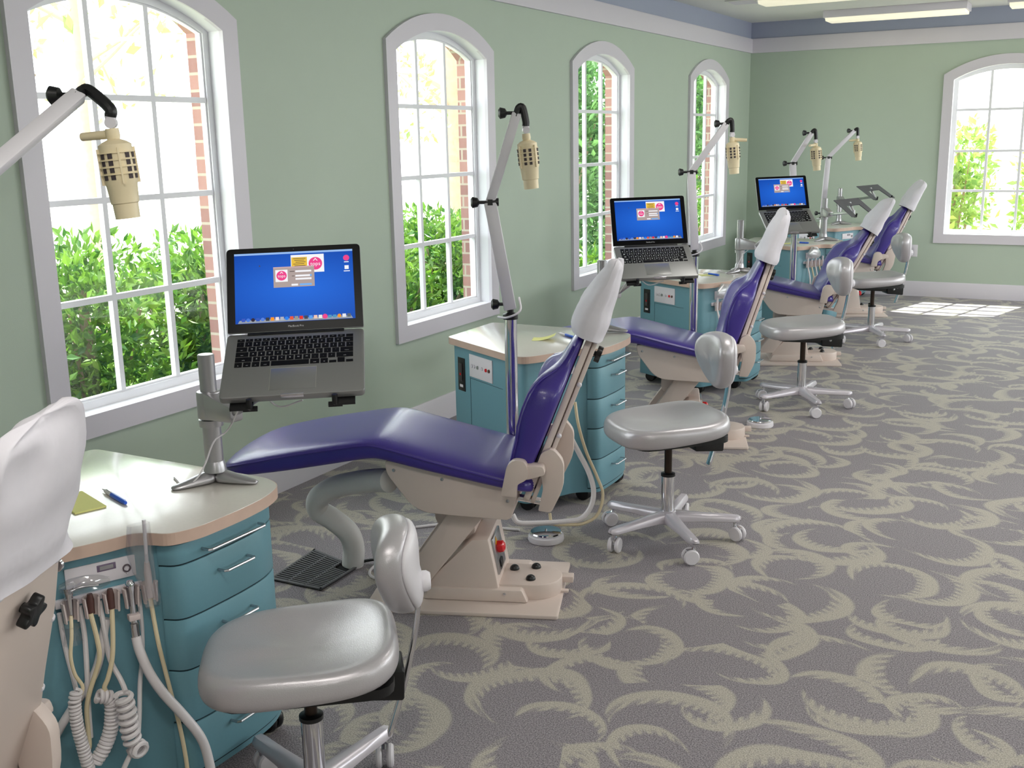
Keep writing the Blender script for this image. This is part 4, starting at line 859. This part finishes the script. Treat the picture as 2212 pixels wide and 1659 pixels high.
    fwin('login_window', S_tan, lambda q: rect(q, .325, .215, .67, .51, .0011)); fwin('login_titlebar', screen_mat('titlebar', (200, 170, 172)), lambda q: rect(q, .325, .215, .67, .235, .0012))
    fwin('logo_card', S_white, lambda q: rect(q, .342, .258, .445, .43, .0012)); logo(.394, .342, .0125, .0013)
    def fields(q):
        for a in (.275, .34, .385): rect(q, .51, a, .645, a + .025, .0012)
        rect(q, .475, .467, .53, .493, .0012)
    fwin('login_fields', S_white, fields); fwin('login_button', S_btn, lambda q: (rect(q, .545, .467, .645, .493, .0012), rect(q, .633, .34, .647, .365, .0013)))
    def lt(q):
        words_(q, 'Password', .48, .288, .0032, .00125); words_(q, 'Server', .488, .355, .0032, .00125)
    fwin('login_text', S_dkt, lambda q: (rect(q, .463, .283, .502, .292, .00125), rect(q, .48, .35, .502, .358, .00125)))
    fwin('desktop_icon', S_pink, lambda q: disc(q, .945, .125, .0075, .0008)); 
    def drv(q): rect(q, .928, .235, .963, .29, .0008); rect(q, .92, .31, .972, .322, .0008); rect(q, .925, .178, .965, .19, .0008)
    fwin('drive_icon', S_white, drv)
    fwin('cursor', S_dkt, lambda q: q.prism([(SX(.207), SY(.17)), (SX(.219), SY(.192)), (SX(.207), SY(.20))], fl, .0007, .0009))
    fwin('dock_shelf', screen_mat('dock', (150, 158, 168)), lambda q: q.prism([(SX(.02), SY(.995)), (SX(.98), SY(.995)), (SX(.965), SY(.955)), (SX(.035), SY(.955))], fl, .0007, .0008))
    dk = [(60, 90, 190), (70, 120, 220), (50, 40, 60), (50, 90, 190), (90, 130, 220), (60, 60, 62), (250, 150, 30), (240, 220, 220), (180, 180, 190), (40, 130, 240), (230, 90, 60), (150, 150, 140), (230, 50, 40), (60, 70, 90), (90, 160, 240), (240, 200, 180), (235, 235, 230), (238, 70, 140), (80, 150, 190), (80, 150, 190), (240, 150, 40), (235, 235, 240), (90, 100, 110)]
    for i, cc in enumerate(dk):
        fx = .05 + i * .0400
        def one(q, fx=fx, i=i):
            if i in (1, 2, 4, 9, 17, 20): disc(q, fx + .016, .952, .0046 if i != 17 else .0062, .0010, 16)
            else: rect(q, fx + .002, .928 if i not in (18, 19) else .935, fx + .032, .975, .0010)
        fwin('dock_icon', screen_mat('dock%d_%d_%d' % cc, cc), one)
    g = G(); vs_, fs = LET('MacBook Pro'); g.add([lidM(v.x * .0068, .0175 + v.y * .0068, .0005) for v in vs_], fs); g.build('maker_lettering', mat('legend_grey', (206, 206, 210), .5, noise=.0), bez)
    g = G(); g.prism([(.0013 * cos(2 * pi * q / 12), .2145 + .0013 * sin(2 * pi * q / 12)) for q in range(12)], fl, .0003, .0006); g.build('webcam', mat('lens_grey', (70, 70, 76), .2, noise=.0), bez)
    return t
_LC = {}
def LET(s_):
    if s_ not in _LC: _LC[s_] = text_mesh(s_, 1.0)
    return _LC[s_]
def blue_screen():
    m = bpy.data.materials.new('screen_blue'); m.use_nodes = True; nt = m.node_tree; b = nt.nodes['Principled BSDF']; b.inputs['Base Color'].default_value = rgb(4, 6, 10); b.inputs['Roughness'].default_value = .4; b.inputs['Specular IOR Level'].default_value = .08
    tc = nd(nt, 'ShaderNodeTexCoord'); sp = nd(nt, 'ShaderNodeSeparateXYZ'); nt.links.new(tc.outputs['Generated'], sp.inputs[0])
    gr = nd(nt, 'ShaderNodeTexGradient', gradient_type='SPHERICAL'); mp = nd(nt, 'ShaderNodeMapping'); mp.inputs['Location'].default_value = (-.55, -.45, -.5); nt.links.new(tc.outputs['Generated'], mp.inputs[0]); nt.links.new(mp.outputs[0], gr.inputs[0])
    mx = nd(nt, 'ShaderNodeMix', data_type='RGBA'); mx.inputs['A'].default_value = rgb(12, 66, 166); mx.inputs['B'].default_value = rgb(34, 108, 222); nt.links.new(gr.outputs['Fac'], mx.inputs['Factor'])
    nt.links.new(mx.outputs['Result'], b.inputs['Emission Color']); b.inputs['Emission Strength'].default_value = 1.0; return m
SCR_BLUE = blue_screen()
for k, l in enumerate(('open silver laptop in front of the wall between the first two windows, keys clearly readable', 'open silver laptop on the middle stand, in front of the third window', 'open silver laptop on the far stand, end wall behind it')): laptop(k, l)

# ------------------------------------------------------------------ lamps on chrome posts
RL = Vector((.879, .476, 0))
def lamp(base, label, elbow, tip, head_az, ztop=.925, zlow=.30, out=.03):
    """elbow, tip: world points of the two-part arm; base: (x, y) of the post"""
    t = thing('post_lamp', label, 'lamp', (base[0], base[1], zlow), group='beige lamps on chrome posts'); o = Vector((base[0], base[1], zlow))
    E_ = Vector(elbow) - o; T = Vector(tip) - o; Z_ = Vector((0, 0, 1)); top = ztop - zlow
    g = G(); g.lathe([(0, 0), (.0225, 0), (.0225, top), (0, top)], 24); post = g.build('post', M_chrome, t)
    g = G(); g.box((-.015, -.072, .06), (.015, 0, .10), Matrix.Rotation(CA, 4, 'Z')); g.build('chair_bracket', M_beige, post, bevel=.004)
    g = G(); g.lathe([(0, top - .004), (.027, top - .004), (.027, top + .014), (.012, top + .02), (.012, top + .05), (0, top + .05)], 20); g.build('post_cap', M_black, t)
    g = G(); g.tube(smooth_path([Vector((.02, .03, top + .07)), Vector((.045, -.01, top + .03)), Vector((.01, -.04, top + .008)), Vector((-.045, -.01, top + .002))], 5), .004, 8); g.build('cable_loop', M_white, t)
    def beam(a, b, w, h, nm):
        d = (b - a).normalized(); s = d.cross(Z_); s = s.normalized() if s.length > .05 else Vector((1, 0, 0)); vd = -_fw.copy(); vd.z = 0
        # the broad face of the arm is turned to the room
        s = d.cross(Vector((.467, -.857, 0)).normalized()).normalized(); u = d.cross(s)
        g_ = G(); rings = []
        for c in (a, b): rings.append([c + s * x + u * y for x, y in ((-w, -h), (w, -h), (w, h), (-w, h))])
        g_.loft(rings); return g_.build(nm, M_white, t, bevel=.004), s, u, d
    lo = Vector((0, 0, top + .03))
    b1, s1, u1, d1 = beam(lo, E_, .022, .014, 'lower_arm'); b2, s2, u2, d2 = beam(E_, T, .0165, .012, 'upper_arm')
    def knob(c, d, nm):
        q = G(); q.lathe([(0, -.012), (.006, -.012), (.006, .02), (.016, .026), (.02, .044), (.012, .05), (0, .05)], 14, axisM(c, d)); q.build(nm, M_black, t)
    side = -RL
    knob(E_ + side * .018, side, 'elbow_knob'); knob(lo + side * .018 + Vector((0, 0, .02)), side, 'base_knob'); knob(T + side * .014, side, 'tip_knob')
    g = G(); g.box((-.009, -.0005, -.010), (.009, .003, .010), Matrix.Translation(E_ + Vector((.467, -.857, 0)) * .016) @ Matrix.Rotation(radians(28), 4, 'Z')); g.lathe([(0, -.018), (.014, -.018), (.014, .018), (0, .018)], 14, axisM(E_ + RL * .012, RL)); g.build('elbow_joint', M_black, b1)
    # black swivel at the tip, then the yoke and the cream head
    hx = T + RL * out
    g = G(); g.tube(smooth_path([T - d2 * .012, T + d2 * .016, T + d2 * .018 + RL * .014 + Vector((0, 0, .0)), hx + Vector((0, 0, -.028)), hx + Vector((0, 0, -.045))], 5), .0125, 10); g.build('swivel', M_black, t)
    c = hx + Vector((0, 0, -.058)); hd = G(); hd.lathe([(0, 0), (.011, 0), (.012, .016), (.008, .022), (0, .022)], 14, axisM(c, (0, 0, 1))); hd.lathe([(0, -.011), (.012, -.011), (.012, .011), (0, .011)], 14, axisM(c, (.6, -.8, 0))); hd.build('yoke', M_white, t)
    az = Vector((cos(head_az), sin(head_az), 0)); 
    tilt = Matrix.Translation(c + Vector((0, 0, -.012))) @ Matrix.Rotation(radians(5), 4, Vector((.476, -.879, 0)))
    g = G(); g.lathe([(0, .0), (.014, 0), (.015, -.014), (.012, -.026), (0, -.026)], 16, tilt); g.tube([tilt @ Vector((0, 0, -.012)) + az * .012, tilt @ Vector((0, 0, -.016)) + az * .075], [.0095, .0085], 12); g.build('handle', M_cream, t)
    prof = [(0, -.022), (.013, -.022), (.025, -.027), (.034, -.033), (.0345, -.046), (.0355, -.08), (.0345, -.112), (.032, -.118), (.029, -.155), (.0265, -.157), (.0255, -.188), (.022, -.188), (.021, -.165), (0, -.165)]
    g = G(); g.lathe(prof, 28, tilt); body = g.build('head', M_cream, t, ang=40)
    g = G(); sl = G()
    for q in range(12):
        a = 2 * pi * q / 12 + head_az - .35; d = Vector((cos(a), sin(a), 0)); s = Vector((-d.y, d.x, 0))
        rr_ = .0362
        if q % 3 == 2:
            g.prism([(-.002, -.04), (.002, -.04), (.002, -.115), (-.002, -.115)], lambda p, w_: tilt @ (d * w_ + s * p[0] + Vector((0, 0, p[1]))), 0.032, .0392)
        else:
            for j in range(4): sl.prism([(-.0048, -.051 - .0145 * j), (.0048, -.051 - .0145 * j), (.0048, -.062 - .0145 * j), (-.0048, -.062 - .0145 * j)], lambda p, w_: tilt @ (d * w_ + s * p[0] + Vector((0, 0, p[1]))), .033, .0362)
    for j in range(4):
        z = -.049 - .0148 * j; ring = [(.0352, z), (.0384, z - .0005), (.0384, z - .002), (.0352, z - .0025)]
        g.loft([[tilt @ Vector((r * cos(2 * pi * q / 28), r * sin(2 * pi * q / 28), zz)) for q in range(28)] for r, zz in ring])
    g.build('cooling_ribs', M_cream, body); sl.build('vent_grate', M_slot, body)
    return t
def inplane(base, lat, z): return (base[0] + RL.x * lat, base[1] + RL.y * lat, z)
P2 = (1.36, 3.337); P3 = (1.30, 5.498); P4 = (1.283, 7.69); P5 = (1.0, 9.815)
lamp((1.37, 1.15), 'beige lamp head hanging in front of the big window, arm entering from the picture edge', (1.37, 1.165, 1.41), (1.283, 1.616, 1.657), radians(195), out=.062)
lamp(P2, 'beige lamp head on a bent white arm and chrome post, before the plain wall', inplane(P2, -.063, 1.335), inplane(P2, .036, 1.636), radians(120))
lamp(P3, 'beige lamp head in front of the fourth window, arm rising behind the middle laptop', inplane(P3, -.024, 1.362), inplane(P3, .155, 1.605), radians(20))
lamp(P4, 'beige lamp head above the far laptop, against the end wall', inplane(P4, -.03, 1.344), inplane(P4, .095, 1.549), radians(250))
lamp(P5, 'beige lamp head on the last post, nearer the middle of the end wall', inplane(P5, .03, 1.334), inplane(P5, .25, 1.561), radians(170), ztop=.80)

# ------------------------------------------------------------------ floor items
t = thing('floor_grate', 'dark metal floor grate with a white duct rising from its corner', 'floor grate', (.757, 2.925, 0), radians(20.3) if 0 else 0)
gc = [Vector((-.11, -.145)), Vector((.118, -.140)), Vector((.112, .085)), Vector((-.148, .155))]
def gq(u, v): return (gc[0] * (1 - u) * (1 - v) + gc[1] * u * (1 - v) + gc[2] * u * v + gc[3] * (1 - u) * v)
g = G()
def gbar(u0, v0, u1, v1, z0=.004, z1=.010): g.prism([gq(u0, v0), gq(u1, v0), gq(u1, v1), gq(u0, v1)], lambda p, q: Vector((p[0], p[1], q)), z0, z1)
for (a, b, c, d) in ((0, 0, 1, .05), (0, .95, 1, 1), (0, 0, .04, 1), (.96, 0, 1, 1), (.32, 0, .345, 1), (.655, 0, .68, 1)): gbar(a, b, c, d)
g.build('frame', M_grate, t, bevel=.001)
g = G()
for k in range(17):
    v = .065 + k * .0525; gbar(.04, v, .96 if k < 13 else .70, v + .026, .004, .0098)
g.build('slat', M_grate, t)
g = G(); g.prism([gq(.01, .01), gq(.99, .01), gq(.99, .99), gq(.01, .99)], lambda p, q: Vector((p[0], p[1], q)), .0005, .002); g.build('duct_opening', M_pit, t)
DUCT = [(.835, 3.026, .004), (.843, 3.026, .073), (.838, 3.005, .14), (.8, 2.965, .2), (.764, 2.933, .242), (.788, 2.914, .298), (.874, 2.905, .352), (1.003, 2.871, .398), (1.10, 2.848, .425), (1.158, 2.834, .435)]
t = thing('duct_hose', 'thick white ribbed duct hose curling from the floor grate up to the chair', 'hose', DUCT[0])
P = smooth_path([Vector(p) - Vector(DUCT[0]) for p in DUCT], 36); g = G(); g.tube(P, [.0400 + .0009 * (i % 2) for i in range(len(P))], 20); g.build('tube', M_hoseg, t, ang=180)
def cordt(lab, pts, r, m, nm='floor_cable', n=6):
    t = thing(nm, lab, 'cable', pts[0]); g = G(); g.tube(smooth_path([Vector(p) - Vector(pts[0]) for p in pts], n), r, 8); g.build('cable', m, t); return t
cordt('thin white cable looping on the carpet beside the floor grate', [(1.30, 2.90, .02), (1.06, 2.95, .008), (.97, 2.96, .006), (.925, 3.02, .006), (.93, 3.12, .007), (1.0, 3.22, .007), (1.2, 3.30, .02)], .0055, M_hosew)
cordt('white cable running along the carpet below the chair shell to the second cabinet', [(.83, 3.46, .006), (.93, 3.55, .006), (1.05, 3.59, .006), (1.15, 3.60, .006), (1.23, 3.615, .006)], .006, M_hosew)
cordt('short black cable curling out of the floor grate corner', [(.84, 3.04, .006), (.90, 3.07, .02), (.96, 3.05, .03), (1.02, 3.06, .012)], .006, M_black)
def loose_hoses():
    t = thing('hanging_hoses', 'looping white hoses hanging behind the whole purple chair, down to the mirror pedal', 'hoses', (1.45, 3.66, .02)); o = Vector((1.45, 3.66, .02))
    for pts, r in HOSES2:
        g = G(); g.tube(smooth_path([Vector(p) - o for p in pts], 8), r, 10); g.build('hose', M_hosew if r > .007 else M_hosec, t)
HOSES2 = [([(1.395, 3.712, 0.454), (1.416, 3.709, 0.397), (1.454, 3.711, 0.328), (1.491, 3.715, 0.259), (1.515, 3.710, 0.189), (1.513, 3.692, 0.127), (1.484, 3.663, 0.08), (1.436, 3.631, 0.070), (1.344, 3.578, 0.066), (1.268, 3.540, 0.068), (1.242, 3.537, 0.098)], .0105),
          ([(1.420, 3.745, 0.529), (1.441, 3.732, 0.438), (1.477, 3.726, 0.335), (1.524, 3.726, 0.237), (1.550, 3.722, 0.168), (1.538, 3.695, 0.092), (1.492, 3.660, 0.060), (1.437, 3.628, 0.057), (1.386, 3.603, 0.062), (1.371, 3.608, 0.102)], .0062)]
loose_hoses()
def pedal(x, y, lab):
    t = thing('foot_pedal', lab, 'foot pedal', (x, y, 0), group='round mirror topped foot pedals')
    g = G(); g.lathe([(0, .002), (.070, .002), (.072, .008), (.070, .024), (.062, .028), (0, .028)], 32); g.build('base_ring', M_white, t)
    g = G(); g.lathe([(0, .028), (.062, .028), (.0635, .034), (.060, .038), (.03, .041), (0, .042)], 32); g.build('disc', M_chrome, t)
    g = G(); g.lathe([(0, 0), (.004, 0), (.004, .006), (0, .006)], 10, Matrix.Translation((0, 0, .041))); g.build('center_screw', M_steel, t)
pedal(1.37, 3.575, 'round chromed foot pedal on the carpet below the hanging hoses'); pedal(1.655, 5.60, 'round chromed foot pedal on the carpet next to the third stool')

# ------------------------------------------------------------------ pens and notes
def pen(a, b, z, lab):
    a, b = Vector(a), Vector(b); t = thing('pen', lab, 'pen', (a.x, a.y, z), atan2(b.y - a.y, b.x - a.x), 'blue and white pens'); L = (b - a).length
    M = Matrix.Rotation(pi / 2, 4, 'Y')
    g = G(); g.lathe([(0, .0), (.0012, 0), (.002, .012), (.0052, .022), (.0058, L * .42), (0, L * .42)], 16, M); g.build('barrel', M_white, t, loc=(0, 0, .0062))
    g = G(); g.lathe([(0, L * .42), (.0062, L * .42), (.0062, L - .012), (.004, L), (0, L)], 16, M); g.build('grip', M_blue, t, loc=(0, 0, .0062))
    g = G(); g.box((.03, -.0015, .0055), (L * .40, .0015, .0072)); g.build('clip', M_steel, t, loc=(0, 0, .0062), bevel=.0005)
pen((1.003, 1.798), (1.144, 1.746), .6906, 'blue and white pen lying on the sunlit countertop'); pen((1.085, 4.28), (1.225, 4.185), .6906, 'blue and white pen half hidden by the headrest cover, near the curled note')
pen((.985, 6.56), (1.125, 6.48), .6906, 'blue and white pen beside the middle laptop, on the third countertop'); pen((1.03, 8.70), (1.16, 8.66), .6906, 'blue pen on the countertop below the far laptop')
def note(p, rz, lab, w=.085, curl=.02, n=1, cat='sticky note', nm='sticky_note'):
    t = thing(nm, lab, cat, (p[0], p[1], .6907), rz); g = G(); h = .076
    N = 8
    up = [Vector((-w / 2 + w * i / N, 0, .0006 * n + curl * (abs(i / N - .15) ** 2))) for i in range(N + 1)]
    pl = [(q.x, q.z) for q in up] + [(q.x, q.z - .0005 * n) for q in reversed(up)]
    for i in range(N): 
        a, b = up[i], up[i + 1]
        g.prism([(a.x, a.z - .0005 * n), (b.x, b.z - .0005 * n), (b.x, b.z), (a.x, a.z)], XZ(), -h / 2, h / 2)
    g.build('sheet', M_note, t)
note((1.025, 1.705), radians(-20), 'pale yellow paper pad beside the crumpled headrest cover', .16, .0, 8, 'note pad', 'note_pad')
note((1.088, 4.135), radians(20), 'curled yellow note on the second countertop', .10, .03); note((1.045, 6.50), radians(35), 'yellow note under the blue pen on the third countertop', .10, .0, 2); note((1.0, 8.62), radians(20), 'yellow note on the fourth countertop below the far laptop', .09, .006)

# ------------------------------------------------------------------ outside
g = G(); g.box((-45, -20, -.5), (-.182, 40, -.35)); g.box((-.182, D + .182, -.5), (30, 40, -.35)); struct(g.build('ground_outside', M_ground), 'mulch ground outside the windows', 'ground')
def foliage(name, m, parent, blobs, n, size, seed, box=False, lim=None):
    """n leaves spread over the shells of the blobs (centre, radii)"""
    r = random.Random(seed); g = G(); tones = []
    wts = [b[1][0] * b[1][1] + b[1][1] * b[1][2] + b[1][0] * b[1][2] for b in blobs]
    for i in range(n):
        c, rad = r.choices(blobs, wts)[0]
        d = Vector((r.gauss(0, 1), r.gauss(0, 1), r.gauss(0, 1))).normalized(); f = r.uniform(.72, 1.04)
        mm = 1 / (abs(d.x) ** 3 + abs(d.y) ** 3 + abs(d.z) ** 3) ** (1 / 3) if box else 1
        p = Vector(c) + Vector((d.x * rad[0], d.y * rad[1], d.z * rad[2])) * f * mm
        ln = size * r.uniform(.6, 1.3); w = ln * r.uniform(.18, .28)
        ax_ = (d * .7 + Vector((r.gauss(0, 1), r.gauss(0, 1), r.gauss(0, 1) + .3)) * .8).normalized(); s = ax_.cross(Vector((r.gauss(0, 1), r.gauss(0, 1), r.gauss(0, 1)))).normalized(); nn = ax_.cross(s)
        q = [p, p + ax_ * ln * .45 + s * w + nn * ln * .05, p + ax_ * ln + nn * -.06 * ln, p + ax_ * ln * .45 - s * w + nn * ln * .05]
        if lim: q = [Vector((a.x, max(-lim, min(lim, a.y)), a.z)) for a in q]
        g.add(q, [(0, 1, 2), (0, 2, 3)]); tv = min(1, max(0, r.gauss(.5, .28))); tones += [tv, tv]
    me = bpy.data.meshes.new(name); me.from_pydata(g.v, [], g.f); me.materials.append(m); me.attributes.new('leaf_tone', 'FLOAT', 'FACE').data.foreach_set('value', tones)
    o = bpy.data.objects.new(name, me); COL.objects.link(o); o.parent = parent; return o
def shrub(x, y, h, rx, ry, m, lab, n, size, seed, name='shrub'):
    r = random.Random(seed); t = thing(name, lab, 'shrub', (x, y, -.35), group='shrubs along the outside wall')
    bl = [((0, 0, h * .45), (rx * .9, ry * .96, h * .5))]
    for k in range(9): bl.append(((r.uniform(-.45, .45) * rx, r.uniform(-.5, .5) * ry, h * r.uniform(.3, .82)), (rx * r.uniform(.35, .5), ry * r.uniform(.34, .46), h * r.uniform(.14, .2))))
    foliage('foliage', m, t, bl, n, size, seed, True, ry)
    g = G(); g.lathe([(0, 0), (.06, 0), (.045, h * .4), (.02, h * .8), (0, h * .8)], 8)
    for k in range(5):
        a = k * 1.3; g.tube([Vector((0, 0, h * .2)), Vector((cos(a) * rx * .4, sin(a) * ry * .4, h * .5)), Vector((cos(a) * rx * .7, sin(a) * ry * .7, h * .75))], [.02, .014, .005], 6)
    g.build('stem', M_bark, t)
sh_lab = ['leafy green shrub low behind the panes of the big window, lower corner', 'leafy green shrub behind the middle panes of the big window', 'leafy green shrub behind the brick side of the big window', 'leafy green shrub beyond the first laptop', 'leafy green shrub low in the second window', 'leafy green shrub in the second window, beside its brick reveal', 'leafy green shrub between second and third windows outside']
for k in range(7):
    shrub(-1.02 - .05 * (k % 2), 2.75 + .76 * k, 1.40 + .05 * ((k * 3) % 4) - (.08 if k > 3 else 0), .55, .376, M_leaf['fresh'], sh_lab[k], 10500, .060, 40 + k)
for k, (x, y, h) in enumerate(((-1.75, 9.95, 2.9), (-1.75, 11.36, 3.4), (-1.8, 13.9, 3.4), (-1.9, 15.32, 3.6))):
    shrub(x, y, h, .75, .69, M_leaf['dark'], ('dark evergreen filling the lower third window', 'tall dark evergreen filling the third window', 'tall dark evergreen seen through the fourth window', 'tall evergreen furthest along, seen through the fourth window')[k], 7500, .10, 70 + k, 'evergreen_shrub')
for k, (x, y, h) in enumerate(((-.66, 8.5, 1.0), (-.66, 10.9, 1.5))): shrub(x, y, h, .30, .6, M_leaf['fresh'], ('low sunlit shrub at the foot of the evergreen in the third window', 'bright sunlit shrub in the fourth window')[k], 900, .075, 90 + k)
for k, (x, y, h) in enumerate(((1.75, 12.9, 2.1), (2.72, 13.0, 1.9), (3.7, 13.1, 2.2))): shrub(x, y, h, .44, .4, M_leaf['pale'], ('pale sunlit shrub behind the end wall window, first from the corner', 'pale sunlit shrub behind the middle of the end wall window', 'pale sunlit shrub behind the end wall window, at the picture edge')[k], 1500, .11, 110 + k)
def tree(x, y, h, tr, lab, n, seed, m, nb):
    r = random.Random(seed); t = thing('tree', lab, 'tree', (x, y, -.35), group='trees beyond the hedge')
    g = G(); g.tube([Vector((0, 0, 0)), Vector((.03, .02, h * .4)), Vector((-.03, .05, h * .8)), Vector((0, 0, h))], [tr, tr * .85, tr * .6, .03], 12); br = []
    for k in range(nb):
        a = r.uniform(0, 6.28); z = h * r.uniform(.35, .85); L = r.uniform(.7, 1.3); e = Vector((cos(a) * L, sin(a) * L, z + r.uniform(-.3, .6))); br.append(e); g.tube([Vector((0, 0, z - .1)), Vector((cos(a) * L * .5, sin(a) * L * .5, z + .15)), e], [tr * .3, tr * .2, .01], 6)
    g.build('trunk', M_bark, t)
    foliage('crown', m, t, [(tuple(e), (.55, .55, .35)) for e in br] + [((0, 0, h), (1.2, 1.2, .9))], n, .115, seed)
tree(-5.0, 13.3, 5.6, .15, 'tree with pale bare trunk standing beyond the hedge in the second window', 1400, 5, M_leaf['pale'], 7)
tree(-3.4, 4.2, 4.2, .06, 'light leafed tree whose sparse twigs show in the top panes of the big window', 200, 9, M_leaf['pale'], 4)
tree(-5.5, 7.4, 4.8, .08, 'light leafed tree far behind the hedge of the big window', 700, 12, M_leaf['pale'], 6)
